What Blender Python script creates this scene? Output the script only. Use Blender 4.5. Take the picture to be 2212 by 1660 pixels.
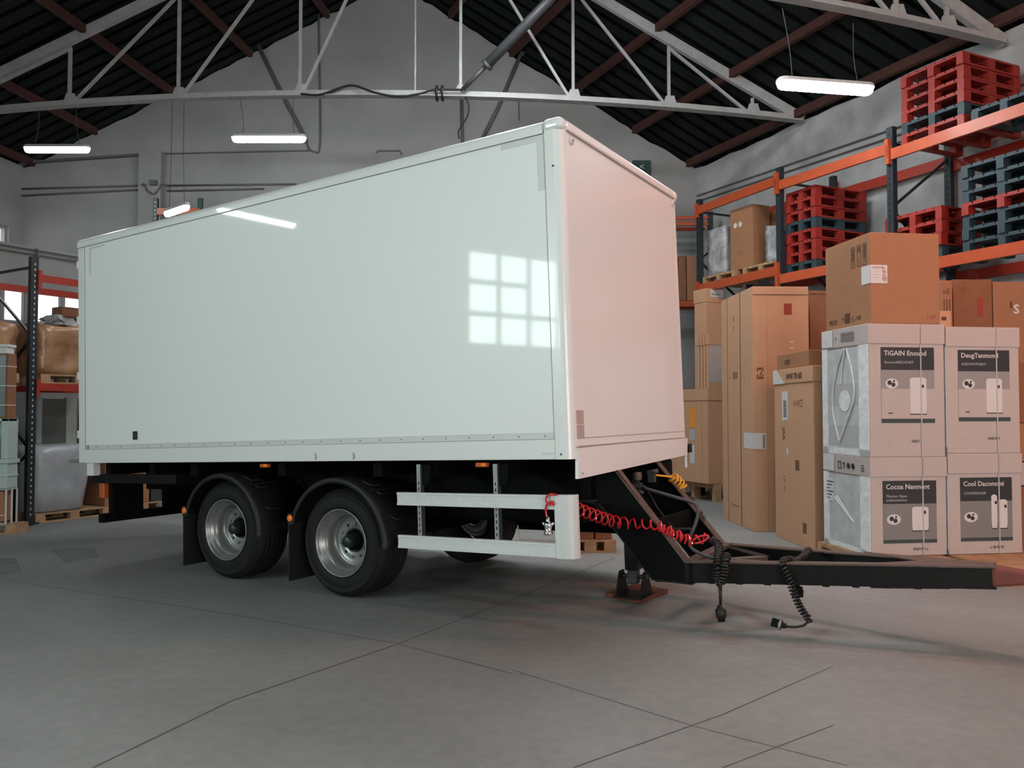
import bpy, math, random
from mathutils import Vector, Matrix
random.seed(4)
R = math.radians
for o in list(bpy.data.objects): bpy.data.objects.remove(o)
S = bpy.context.scene
C = S.collection

# ------------------------------------------------------------------ camera, world, exposure
PITCH, FOC, CH = .0327, 1745.75, 1.697
cd = bpy.data.cameras.new('camera'); cam = bpy.data.objects.new('camera', cd); C.objects.link(cam)
cam.location = (0, 0, CH); cam.rotation_euler = (math.pi/2+PITCH, 0, 0)
cd.sensor_width = 36; cd.lens = FOC/2212*36; cd.clip_end = 200
S.camera = cam
S.view_settings.view_transform = 'Standard'; S.view_settings.look = 'None'
S.view_settings.gamma = 1; S.view_settings.use_curve_mapping = False
S.view_settings.exposure = -0.28
w = bpy.data.worlds.new('overcast_sky'); S.world = w; w.use_nodes = True
w.node_tree.nodes['Background'].inputs[0].default_value = (.85, .93, 1, 1)
w.node_tree.nodes['Background'].inputs[1].default_value = 1.5
LAMP_E, WIN_E, FILL_WARM_E, FILL_GATE_E = 62.0, 31.0, 106.0, 9.5

# ------------------------------------------------------------------ helpers
_fw = Vector((0, math.cos(PITCH), math.sin(PITCH))); _up = Vector((0, -math.sin(PITCH), math.cos(PITCH)))
EYE = Vector((0, 0, CH))
def ray(px, py): return _fw + Vector((1,0,0))*((px-1106)/FOC) - _up*((py-830)/FOC)
def at(px, py, Y):                      # world point seen at a pixel, at distance Y down the hall
    d = ray(px, py); return EYE + d*(Y/d.y)
def G(px, py, z=0.0):                   # world point on a level plane
    d = ray(px, py); return EYE + d*((z-CH)/d.z)
YAW, TP = -.5471, .0383
U1 = Vector((math.cos(YAW)*math.cos(TP), math.sin(YAW)*math.cos(TP), math.sin(TP)))
U2 = Vector((-math.sin(YAW), math.cos(YAW), 0)); U3 = U1.cross(U2)
TO = Vector((.4954, 6.0007, 0))
TM = Matrix.Translation(TO) @ Matrix((U1, U2, U3)).transposed().to_4x4()
TI = TM.inverted()
def TL(px, py, ax, v):                  # trailer-local point on the plane axis = v
    d = TI.to_3x3() @ ray(px, py); o = TI @ EYE
    return o + d*((v-o[ax])/d[ax])

MATS = {}
def mat(name, col, rough=.6, metal=0, var=0, scale=6, bump=0, emit=None, spec=.5, coat=0, alpha=1, trans=0, vcol=None, detail=4, stretch=None):
    m = bpy.data.materials.new(name); m.use_nodes = True; nt = m.node_tree; N = nt.nodes; Lk = nt.links
    b = N['Principled BSDF']
    b.inputs['Base Color'].default_value = (*col, 1); b.inputs['Roughness'].default_value = rough
    b.inputs['Metallic'].default_value = metal; b.inputs['Specular IOR Level'].default_value = spec
    b.inputs['Coat Weight'].default_value = coat; b.inputs['Coat Roughness'].default_value = .04
    b.inputs['Alpha'].default_value = alpha; b.inputs['Transmission Weight'].default_value = trans
    if emit: b.inputs['Emission Color'].default_value = (*emit[0], 1); b.inputs['Emission Strength'].default_value = emit[1]
    if var or bump:
        tc = N.new('ShaderNodeTexCoord'); mp = N.new('ShaderNodeMapping'); Lk.new(tc.outputs['Object'], mp.inputs[0])
        if stretch: mp.inputs['Scale'].default_value = stretch
        n = N.new('ShaderNodeTexNoise'); n.inputs['Scale'].default_value = scale; n.inputs['Detail'].default_value = detail
        Lk.new(mp.outputs[0], n.inputs['Vector'])
        if var:
            r = N.new('ShaderNodeValToRGB'); r.color_ramp.elements[0].position = .3; r.color_ramp.elements[1].position = .7
            c2 = vcol or tuple(c*(1-var) for c in col)
            r.color_ramp.elements[0].color = (*c2, 1); r.color_ramp.elements[1].color = (*[min(1, c*(1+var*.5)) for c in col], 1)
            Lk.new(n.outputs['Fac'], r.inputs[0]); Lk.new(r.outputs[0], b.inputs['Base Color'])
        if bump:
            bp = N.new('ShaderNodeBump'); bp.inputs['Strength'].default_value = bump; bp.inputs['Distance'].default_value = .02
            Lk.new(n.outputs['Fac'], bp.inputs['Height']); Lk.new(bp.outputs[0], b.inputs['Normal'])
    MATS[name] = m; return m

class MB:                               # collects shapes for ONE mesh
    def __init__(s): s.v = []; s.f = []; s.mi = []; s.mats = []; s.sm = []
    def m(s, name):
        if name not in s.mats: s.mats.append(name)
        return s.mats.index(name)
    def add(s, vs, fs, mt, smooth=False):
        k = len(s.v); i = s.m(mt)
        s.v += [tuple(v) for v in vs]
        for f in fs: s.f.append([a+k for a in f]); s.mi.append(i); s.sm.append(smooth)
        return s
    def box(s, a, b, mt, M=None):       # two opposite corners
        x0, x1 = sorted((a[0], b[0])); y0, y1 = sorted((a[1], b[1])); z0, z1 = sorted((a[2], b[2]))
        vs = [Vector(p) for p in ((x0,y0,z0),(x1,y0,z0),(x1,y1,z0),(x0,y1,z0),(x0,y0,z1),(x1,y0,z1),(x1,y1,z1),(x0,y1,z1))]
        if M: vs = [M @ v for v in vs]
        return s.add(vs, [(3,2,1,0),(4,5,6,7),(0,1,5,4),(1,2,6,5),(2,3,7,6),(3,0,4,7)], mt)
    def cbox(s, c, sz, mt, M=None):
        return s.box([c[i]-sz[i]/2 for i in range(3)], [c[i]+sz[i]/2 for i in range(3)], mt, M)
    def bar(s, p, q, wd, ht, mt, up=(0,0,1)):
        p, q = Vector(p), Vector(q); d = (q-p).normalized(); upv = Vector(up)
        if abs(d.dot(upv)) > .98: upv = Vector((1,0,0))
        a = d.cross(upv).normalized(); b = a.cross(d)
        vs = []
        for e in (p, q):
            for sx, sy in ((-1,-1),(1,-1),(1,1),(-1,1)): vs.append(e+a*wd/2*sx+b*ht/2*sy)
        return s.add(vs, [(3,2,1,0),(4,5,6,7),(0,1,5,4),(1,2,6,5),(2,3,7,6),(3,0,4,7)], mt)
    def tube(s, pts, r, mt, n=8, cap=True):
        pts = [Vector(p) for p in pts]; rr = r if isinstance(r, (list, tuple)) else [r]*len(pts)
        vs = []; fs = []; prev = None
        for i, p in enumerate(pts):
            d = (pts[min(i+1, len(pts)-1)]-pts[max(i-1, 0)])
            if d.length < 1e-9: d = Vector((0,0,1))
            d.normalize()
            if prev is None:
                a = d.cross(Vector((0,0,1)) if abs(d.z) < .9 else Vector((1,0,0))).normalized()
            else:
                a = prev-d*prev.dot(d)
                a = a.normalized() if a.length > 1e-6 else d.orthogonal().normalized()
            prev = a; b = d.cross(a)
            for k in range(n):
                t = 2*math.pi*k/n; vs.append(p+(a*math.cos(t)+b*math.sin(t))*rr[i])
        for i in range(len(pts)-1):
            for k in range(n): fs.append((i*n+k, i*n+(k+1)%n, (i+1)*n+(k+1)%n, (i+1)*n+k))
        if cap: fs += [tuple(range(n))[::-1], tuple(range((len(pts)-1)*n, len(pts)*n))]
        return s.add(vs, fs, mt, n > 6)
    def lathe(s, prof, mt, M, n=32):    # prof (radius, height) spun about local z of M
        vs = []; fs = []
        for r, h in prof:
            for k in range(n):
                t = 2*math.pi*k/n; vs.append(M @ Vector((r*math.cos(t), r*math.sin(t), h)))
        for i in range(len(prof)-1):
            for k in range(n): fs.append((i*n+k, i*n+(k+1)%n, (i+1)*n+(k+1)%n, (i+1)*n+k))
        return s.add(vs, fs, mt, True)
    def prism(s, poly, a, b, mt, M=None, smooth=False):   # poly (x,z) extruded from y=a to y=b
        n = len(poly); vs = [Vector((x, a, z)) for x, z in poly]+[Vector((x, b, z)) for x, z in poly]
        if M: vs = [M @ v for v in vs]
        fs = [tuple(range(n)), tuple(range(2*n-1, n-1, -1))]+[(i, i+n, (i+1)%n+n, (i+1)%n) for i in range(n)]
        return s.add(vs, fs, mt, smooth)
    def quad(s, pts, mt): return s.add(pts, [tuple(range(len(pts)))], mt)
    def text(s, body, size, mt, M, bold=0):
        cu = bpy.data.curves.new('t', 'FONT'); cu.body = body; cu.size = size; cu.extrude = .0008; cu.offset = bold; cu.resolution_u = 2
        o = bpy.data.objects.new('t', cu); C.objects.link(o)
        dg = bpy.context.evaluated_depsgraph_get(); me = bpy.data.meshes.new_from_object(o.evaluated_get(dg))
        s.add([M @ v.co for v in me.vertices], [tuple(p.vertices) for p in me.polygons], mt)
        bpy.data.objects.remove(o); bpy.data.curves.remove(cu); bpy.data.meshes.remove(me)
        return s
    def build(s, name, parent=None, bevel=0, seg=2, subsurf=0):
        me = bpy.data.meshes.new(name); me.from_pydata(s.v, [], s.f)
        for n in s.mats: me.materials.append(MATS[n])
        for p, i, sm in zip(me.polygons, s.mi, s.sm): p.material_index = i; p.use_smooth = sm
        me.update()
        o = bpy.data.objects.new(name, me); C.objects.link(o)
        if parent: o.parent = parent
        if bevel:
            b = o.modifiers.new('bevel', 'BEVEL'); b.width = bevel; b.segments = seg; b.limit_method = 'ANGLE'; b.angle_limit = R(40)
        if subsurf:
            b = o.modifiers.new('sub', 'SUBSURF'); b.levels = subsurf; b.render_levels = subsurf
        return o
def tag(o, label=None, cat=None, group=None, kind=None):
    if label: o['label'] = label
    if cat: o['category'] = cat
    if group: o['group'] = group
    if kind: o['kind'] = kind
    return o
def thing(name, label, cat, loc=(0,0,0), rz=0, group=None):
    o = bpy.data.objects.new(name, None); C.objects.link(o); o.location = loc; o.rotation_euler = (0, 0, rz)
    return tag(o, label, cat, group)
def struct(o): o['kind'] = 'structure'; return o
def copy_tree(o, parent=None):
    c = o.copy(); C.objects.link(c)
    if parent: c.parent = parent
    for ch in [x for x in bpy.data.objects if x.parent == o]: copy_tree(ch, c)
    return c
def coil(path, r, turns_per, wire, mb, mt, n=6, step=12):   # helix of radius r round a polyline
    P = [Vector(p) for p in path]; L = [0]
    for a, b in zip(P, P[1:]): L.append(L[-1]+(b-a).length)
    tot = L[-1]; N = int(tot*turns_per*step); out = []
    for i in range(N+1):
        s_ = tot*i/N; k = max(j for j in range(len(L)-1) if L[j] <= s_+1e-9)
        t = (s_-L[k])/max(1e-9, L[k+1]-L[k]); c = P[k].lerp(P[k+1], min(1, t))
        k2 = min(len(P)-1, k+1); d = (P[k2]-P[k]).normalized()
        if t < .5 and k > 0: d = d.lerp((P[k]-P[k-1]).normalized(), .5-t).normalized()
        elif t > .5 and k+2 < len(P): d = d.lerp((P[k+2]-P[k+1]).normalized(), t-.5).normalized()
        a = d.cross(Vector((.1,.3,1))).normalized(); b = d.cross(a)
        ph = 2*math.pi*i/step; rad = r(s_/tot) if callable(r) else r
        out.append(c+(a*math.cos(ph)+b*math.sin(ph))*rad)
    mb.tube(out, wire, mt, n)
def smooth_path(pts, n=8):              # Catmull-Rom through the points
    P = [Vector(p) for p in pts]; P = [P[0]*2-P[1]]+P+[P[-1]*2-P[-2]]; out = []
    for i in range(1, len(P)-2):
        for k in range(n):
            t = k/n; a, b, c, d = P[i-1], P[i], P[i+1], P[i+2]
            out.append(.5*((2*b)+(c-a)*t+(2*a-5*b+4*c-d)*t*t+(3*b-a-3*c+d)*t**3))
    out.append(P[-2]); return out

# ------------------------------------------------------------------ materials
mat('wall_paint', (.285,.29,.29), .85, var=.13, scale=1.1, bump=.35, detail=8)
mat('old_plaster', (.38,.385,.385), .9, var=.25, scale=2.2, bump=.9, detail=10)
mat('partition_paint', (.24,.25,.25), .85, var=.12, scale=2, bump=.3)
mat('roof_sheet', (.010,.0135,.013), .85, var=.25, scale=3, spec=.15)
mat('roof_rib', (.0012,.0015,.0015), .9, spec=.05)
mat('red_steel', (.055,.014,.009), .75, var=.3, scale=9)
mat('truss_paint', (.34,.35,.35), .6, var=.15, scale=7)
mat('dark_steel', (.045,.047,.05), .5, var=.2, scale=9)
mat('grey_pipe', (.10,.105,.105), .6)
mat('line_paint', (.11,.115,.115), .8)
mat('black_rubber', (.007,.007,.007), .5, var=.2, scale=12)
mat('tire', (.0085,.009,.009), .7, var=.25, scale=15, bump=.1, spec=.3)
mat('mudguard_plastic', (.013,.0135,.014), .5, var=.15, scale=6, spec=.35)
mat('chassis_black', (.0025,.0025,.003), .7, var=.2, scale=10, spec=.12)
mat('drawbar_paint', (.003,.0042,.0042), .5, var=.3, scale=14, vcol=(.008,.0075,.007), spec=.2)
mat('drawbar_flange', (.10,.066,.055), .5, var=.3, scale=14)
mat('trailer_white', (.80,.835,.83), .4, spec=.2, coat=.42)
mat('trailer_trim', (.74,.76,.755), .3, coat=.4)
mat('trailer_line', (.28,.29,.29), .5)
mat('tape_grey', (.62,.635,.635), .4, var=.05, scale=30)
mat('sticker_brown', (.42,.34,.31), .5)
mat('amber', (.95,.22,.02), .25, coat=.5)
mat('amber_dark', (.45,.10,.02), .3)
mat('galvanised', (.30,.31,.31), .42, metal=.3, var=.15, scale=30)
mat('rail_alu', (.64,.655,.655), .35, metal=.1, var=.05, scale=20)
mat('rim_silver', (.27,.275,.275), .33, metal=.6, var=.1, scale=10)
mat('hub_green', (.008,.016,.014), .4)
mat('chrome', (.75,.75,.75), .18, metal=1)
mat('red_hose', (.55,.012,.02), .3, coat=.5)
mat('yellow_hose', (.85,.40,.02), .35)
mat('hole', (.004,.004,.004), .8)
mat('plank_red', (.16,.04,.028), .7, var=.2, scale=8)
mat('rack_orange', (.42,.068,.018), .4, var=.12, scale=7)
mat('rack_red', (.36,.03,.014), .4, var=.12, scale=7)
mat('rack_blue', (.012,.019,.025), .45, var=.2, scale=9)
mat('pallet_red', (.27,.017,.010), .55, var=.25, scale=8)
mat('pallet_blue', (.018,.045,.058), .6, var=.3, scale=8)
mat('pallet_wood', (.42,.26,.14), .75, var=.25, scale=9)
mat('cardboard', (.34,.162,.08), .75, var=.06, scale=5)
mat('cardboard_dark', (.24,.10,.045), .75, var=.08, scale=5)
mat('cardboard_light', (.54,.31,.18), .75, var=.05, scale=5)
mat('tape_brown', (.34,.18,.09), .4)
mat('ink_brown', (.10,.05,.03), .8)
mat('ink_faint', (.33,.18,.10), .8)
mat('ink_red', (.30,.05,.03), .8)
mat('paper', (.60,.60,.59), .7)
mat('paper_grey', (.42,.43,.44), .7)
mat('white_carton', (.46,.41,.385), .6, var=.04, scale=6)
mat('print_dark', (.022,.025,.028), .5)
mat('print_grey', (.20,.198,.195), .5)
mat('print_mid', (.27,.265,.26), .5)
mat('print_green', (.035,.055,.055), .5)
mat('strap_grey', (.45,.45,.45), .4)
mat('film', (.74,.79,.79), .2, var=.12, scale=9, bump=.9)
mat('film_grey', (.50,.54,.54), .3, var=.15, scale=7, bump=.5)
mat('film_bag', (.42,.42,.43), .25, var=.35, scale=5, bump=1.6, vcol=(.20,.20,.21), detail=3)
mat('wrap_white', (.42,.44,.46), .3, var=.2, scale=4, bump=.8)
mat('wrap_cardboard', (.42,.24,.13), .25, var=.35, scale=3.5, bump=1.0, vcol=(.20,.10,.05))
mat('mint_plastic', (.42,.50,.47), .5)
mat('dark_green', (.012,.05,.04), .5)
mat('panel_grey', (.13,.15,.145), .3)
mat('orange_print', (.75,.30,.05), .6)
mat('lamp_body', (.45,.46,.46), .4)
mat('lamp_glow', (1,1,1), .5, emit=((.93,.98,1), LAMP_E))
mat('fill_lamp_high', (1,1,1), .5, emit=((.96,.98,1), LAMP_E*2.4))  # only for the added high lamps that brighten the carton faces
mat('fill_lamp_warm', (1,1,1), .5, emit=((1,.36,.24), FILL_WARM_E))  # only for the added lamps that tint the trailer front
mat('window_glow', (1,1,1), .5, emit=((.78,1,.93), WIN_E))
mat('window_dim', (1,1,1), .5, emit=((1,1,1), 1.6))
mat('fill_gate_glow', (1,1,1), .5, emit=((1,.94,.89), FILL_GATE_E))  # glow of the added gate behind the viewer
mat('window_frame', (.30,.31,.31), .6)
mat('joint', (.085,.085,.085), .9)

# concrete floor
fm = mat('concrete', (.25,.25,.25), .55)
nt = fm.node_tree; N = nt.nodes; Lk = nt.links; b = N['Principled BSDF']
tc = N.new('ShaderNodeTexCoord')
n1 = N.new('ShaderNodeTexNoise'); n1.inputs['Scale'].default_value = .7; n1.inputs['Detail'].default_value = 9
n2 = N.new('ShaderNodeTexNoise'); n2.inputs['Scale'].default_value = 11; n2.inputs['Detail'].default_value = 8
Lk.new(tc.outputs['Object'], n1.inputs['Vector']); Lk.new(tc.outputs['Object'], n2.inputs['Vector'])
r1 = N.new('ShaderNodeValToRGB'); e = r1.color_ramp.elements
e[0].position = .3; e[0].color = (.19,.203,.198,1); e[1].position = .72; e[1].color = (.25,.268,.262,1)
Lk.new(n1.outputs['Fac'], r1.inputs[0])
r2 = N.new('ShaderNodeValToRGB'); e = r2.color_ramp.elements
e[0].position = .35; e[0].color = (.86,.86,.86,1); e[1].position = .65; e[1].color = (1,1,1,1)
Lk.new(n2.outputs['Fac'], r2.inputs[0])
mx = N.new('ShaderNodeMix'); mx.data_type = 'RGBA'; mx.blend_type = 'MULTIPLY'; mx.inputs[0].default_value = 1
Lk.new(r1.outputs[0], mx.inputs[6]); Lk.new(r2.outputs[0], mx.inputs[7]); Lk.new(mx.outputs[2], b.inputs['Base Color'])
bp = N.new('ShaderNodeBump'); bp.inputs['Strength'].default_value = .15; Lk.new(n2.outputs['Fac'], bp.inputs['Height']); Lk.new(bp.outputs[0], b.inputs['Normal'])

# ------------------------------------------------------------------ the hall
YB, YF = 18.5, -8.0                      # back wall, wall behind the camera
EZ = 7.34                                # eaves
def XL(y): return -11.3-.133*(YB-y)
def XR(y): return 4.23+.45*(YB-y)
SL, SR = .513, .632
def RX(y): return (SR*XR(y)+SL*XL(y))/(SR+SL)   # ridge
def RZ(y): return EZ+SL*(RX(y)-XL(y))
def roof_z(x, y): return EZ+(SL*(x-XL(y)) if x < RX(y) else SR*(XR(y)-x))

fl = MB(); fl.box((-16,-9,-.2), (18,20,0), 'concrete'); floor = struct(fl.build('floor'))
def joint(pts, wd=.012):
    j = MB()
    for (a, b_) in zip(pts, pts[1:]):
        d = (b_-a).normalized(); s_ = Vector((-d.y, d.x, 0))*wd/2
        j.quad([a-s_+Vector((0,0,.0015)), a+s_+Vector((0,0,.0015)), b_+s_+Vector((0,0,.0015)), b_-s_+Vector((0,0,.0015))][::-1], 'joint')
    j.build('floor_joint', floor)
joint([G(200,1659.9), G(500,1515), G(860,1392), G(1135,1285), G(1330,1205)], .011)
joint([G(20,1255), G(500,1328), G(860,1392), G(1106,1456)], .009)
joint([G(1240,1659), G(1560,1545), G(1800,1440)], .007)
joint([G(1560,1660), G(1800,1568)], .006)
joint([G(1106,1448), G(1500,1570), G(1830,1655)], .006)

mat('floor_stain', (.175,.185,.18), .7, var=.2, scale=5)
for q in (((0,1206),(34,1206),(48,1236),(0,1244)), ((108,1188),(205,1184),(215,1204),(140,1216))):
    j = MB(); j.quad([G(x, y_, .001) for x, y_ in q][::-1], 'floor_stain'); j.build('floor_stain', floor)
def wall_poly(name, pts, th, mt):
    m = MB(); pts = [Vector(p) for p in pts]; n = len(pts); off = Vector(th)
    m.add(pts+[p+off for p in pts], [tuple(range(n)), tuple(range(2*n-1, n-1, -1))]+[(i,(i+1)%n,(i+1)%n+n,i+n) for i in range(n)], mt)
    return struct(m.build(name))
# back gable wall
rough = []
xs = [XR(YB)+(RX(YB)-XR(YB))*i/40 for i in range(41)]+[RX(YB)+(XL(YB)-RX(YB))*i/40 for i in range(1,41)]
for x in xs: rough.append((x, YB, roof_z(x, YB)-.04-random.random()*.07))
wb = wall_poly('wall_back', [(XL(YB),YB,0), (XR(YB),YB,0)]+rough, (0,.3,0), 'wall_paint')
wall_poly('wall_front', [(XL(YF),YF,0), (XR(YF),YF,0), (XR(YF),YF,EZ), (RX(YF),YF,RZ(YF)), (XL(YF),YF,EZ)], (0,-.3,0), 'wall_paint')
# right wall
def WR(y, z, off=0): return Vector((XR(y)-off*.912, y-off*.41, z))
def WLp(y, z, off=0): return Vector((XL(y)+off*.991, y-off*.13, z))
wr_top = [WR(YB-(YB-YF)*i/70, EZ-.03-random.random()*.07) for i in range(71)]
wall_poly('wall_right', [WR(YF,0), WR(YB,0)]+wr_top, (.3,.13,0), 'old_plaster')

# left wall with openings: (y0, y1, z0, z1)
LW = [(-3.5,.5,3.42,5.98), (-7.6,-4.4,3.42,5.98), (16.6,18.12,4.7,5.85)]
m = MB()
cuts = sorted(LW); y = YF
def lw_piece(y0, y1, z0, z1):
    a, b_ = WLp(y0,z0), WLp(y1,z0); c, d = WLp(y1,z1), WLp(y0,z1); t = Vector((-.3,.04,0))
    m.add([a,b_,c,d,a+t,b_+t,c+t,d+t], [(0,1,2,3),(7,6,5,4),(0,4,5,1),(1,5,6,2),(2,6,7,3),(3,7,4,0)], 'wall_paint')
for (y0,y1,z0,z1) in cuts:
    lw_piece(y, y0, 0, EZ); lw_piece(y0, y1, 0, z0); lw_piece(y0, y1, z1, EZ); y = y1
lw_piece(y, YB, 0, EZ)
struct(m.build('wall_left'))
def hall_window(name, y0, y1, z0, z1, cols, rows, glow='window_glow', skip=()):
    f = MB(); off = -.12
    def V(y_, z_, o_=off): return WLp(y_, z_, o_)
    for i in range(cols+1):
        yy = y0+(y1-y0)*i/cols; f.bar(V(yy,z0), V(yy,z1), .13, .09, 'window_frame')
    for j in range(rows+1):
        zz = z0+(z1-z0)*j/rows
        for i in range(cols):
            if (i, j) in skip: continue
            f.bar(V(y0+(y1-y0)*i/cols, zz), V(y0+(y1-y0)*(i+1)/cols, zz), .09, .14, 'window_frame')
    r = struct(f.build(name))
    g = MB(); g.quad([V(y0,z0,-.16), V(y1,z0,-.16), V(y1,z1,-.16), V(y0,z1,-.16)], glow); g.build('window_pane', r)
    return r
hall_window('window_1', *LW[0], 4, 3, skip=((0,2),(1,2)))
hall_window('window_2', *LW[1], 3, 3)  # added window out of view, brings in extra daylight
hall_window('window_3', *LW[2], 1, 1, 'window_dim')

# corrugated roof, two slopes
for side, nm in ((0, 'ceiling_left'), (1, 'ceiling_right')):
    m = MB(); step = .34; y = YB+.3; rows = []
    while y > YF:
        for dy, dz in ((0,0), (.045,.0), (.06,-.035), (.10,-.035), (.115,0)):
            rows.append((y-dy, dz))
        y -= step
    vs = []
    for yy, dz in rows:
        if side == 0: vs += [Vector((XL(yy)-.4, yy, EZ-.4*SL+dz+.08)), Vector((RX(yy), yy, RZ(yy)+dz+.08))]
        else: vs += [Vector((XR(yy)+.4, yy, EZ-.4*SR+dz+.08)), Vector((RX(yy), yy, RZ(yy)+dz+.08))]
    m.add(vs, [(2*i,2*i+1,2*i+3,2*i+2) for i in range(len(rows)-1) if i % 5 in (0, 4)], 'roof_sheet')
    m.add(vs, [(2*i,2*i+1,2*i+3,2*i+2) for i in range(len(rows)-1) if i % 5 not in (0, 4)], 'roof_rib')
    o = struct(m.build(nm))
    # purlins run down the hall under the sheets; (offset from the eave, start y)
    for k in range(1, 9):
        off = .18 if k == 1 else (k-1)*1.42
        p = MB(); y0, y1 = YB-.02, YF+.1
        if side == 0:
            off = .25 if k == 1 else (k-1)*1.78-.1
            a = Vector((XL(y0)+off, y0, EZ+SL*off-.06)); c = Vector((XL(y1)+off, y1, EZ+SL*off-.06))
        else:
            a = Vector((XR(y0)-off, y0, EZ+SR*off-.06)); c = Vector((XR(y1)-off, y1, EZ+SR*off-.06))
        if a.x > RX(y0)-.2 and side == 0 or a.x < RX(y0)+.2 and side == 1:
            # joins the ridge part way: start where the ridge passes over it
            lo = y0
            for i in range(200):
                yy = y0-(y0-y1)*i/199; xx = XL(yy)+off if side == 0 else XR(yy)-off
                if (side == 0 and xx < RX(yy)-.2) or (side == 1 and xx > RX(yy)+.2): break
            if i == 199: continue
            a = Vector((xx, yy, a.z))
        p.bar(a, c, .10, .16, 'red_steel'); p.build('purlin', o)

# pilaster, ledges and conduits on the back wall
def on_back(px, py, off=0): return at(px, py, YB-off)
m = MB(); a = on_back(309,333); b_ = on_back(357,333); m.box((a.x, YB-.22, 0), (b_.x, YB-.002, a.z), 'wall_paint'); struct(m.build('trim_1'))
m = MB(); p0 = on_back(30,355); p1 = on_back(309,336)
m.bar(p0+Vector((0,-.05,0)), p1+Vector((0,-.05,0)), .1, .05, 'line_paint'); struct(m.build('trim_2'))
m = MB(); p0 = on_back(357,333); p1 = on_back(668,326)
m.bar(p0+Vector((0,-.02,0)), p1+Vector((0,-.02,0)), .04, .03, 'line_paint'); struct(m.build('trim_3'))
def back_pipe(pts, r, label, mt='grey_pipe', sm=True, name='wall_conduit', cat='pipe', extra=0.0, group=None):
    P = [on_back(x, y, r+.004+extra) for x, y in pts]
    if sm and len(P) > 2: P = smooth_path(P, 6)
    mb = MB(); mb.tube(P, r, mt, 8); return tag(mb.build(name), label, cat, group)
back_pipe([(30,409),(305,401)], .022, 'upper of the two thin pipes on the back wall, left of the pilaster', sm=False)
back_pipe([(30,424),(305,410)], .022, 'lower of the two thin pipes on the back wall, left of the pilaster', sm=False)
back_pipe([(361,401),(640,398)], .022, 'upper thin pipe on the back wall, right of the pilaster', sm=False)
back_pipe([(361,413),(570,408)], .022, 'lower thin pipe on the back wall, right of the pilaster', sm=False)
back_pipe([(305,401),(312,398),(318,412),(333,419),(345,405),(348,399),(361,400)], .02, 'looping pipe bend across the face of the pilaster', extra=.23)
m = MB(); p = on_back(330,394,.3); m.cbox((p.x,YB-.27,p.z), (.16,.08,.12), 'grey_pipe'); tag(m.build('junction_box', bevel=.01), 'small grey junction box above the looping pipe on the pilaster', 'electrical box')
back_pipe([(553,88),(600,185),(655,290),(662,308)], .045, 'slanting dark grey brace on the back wall beside the middle lamp', name='wall_brace', cat='brace', sm=False)
back_pipe([(660,300),(668,322),(680,328),(690,323),(692,250),(688,20)], .022, 'thin conduit dropping from the roof and curling up beside the slanting brace')
back_pipe([(1127,112),(1075,235),(1042,300)], .045, 'slanting grey brace on the back wall right of the dark tube', name='wall_brace', cat='brace', sm=False)
back_pipe([(997,205),(999,300),(1001,420)], .04, 'vertical grey pipe on the back wall behind the trailer roof', sm=False)
back_pipe([(812,330),(818,326),(864,326),(868,334)], .018, 'small wire bracket on the back wall above the trailer roof', sm=False)
back_pipe([(1120,205),(1121,260)], .014, 'short thin drop wire on the back wall under the lower truss chord', sm=False)
for (px, py, lb) in ((553,85,'small dark bracket where the left brace meets the gable'), (1130,112,'small dark bracket where the right brace meets the gable'),
                     (156,275,'dark steel bracket at the end of a roof beam above the left lamp'), (1257,190,'dark steel bracket at the gable beside the right roof beam')):
    p = on_back(px, py); m = MB(); m.cbox((p.x, YB-.08, p.z), (.16,.14,.2), 'dark_steel'); tag(m.build('beam_bracket', bevel=.01), lb, 'bracket')

# green sign on the back wall behind the trailer
m = MB(); p = on_back(1385,364); m.cbox((p.x, YB-.04, p.z), (.42,.05,.34), 'dark_green'); m.text('<', .2, 'paper', Matrix.Translation((p.x-.05, YB-.07, p.z-.05)) @ Matrix.Rotation(R(90),4,'X'))
tag(m.build('wall_sign'), 'dark green sign on the back wall above the front of the trailer', 'sign')

# conduits along the right wall
for dz, lb in ((0,'upper of three thin pipes running along the top of the right wall'), (.13,'middle of three thin pipes along the right wall'), (.26,'lowest of three thin pipes running above the orange rack')):
    m = MB(); m.tube([WR(18.4, 6.62-dz*1.0, .04), WR(9, 6.30-dz, .04)], .014, 'line_paint', 6); tag(m.build('wall_conduit'), lb, 'pipe')

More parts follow.
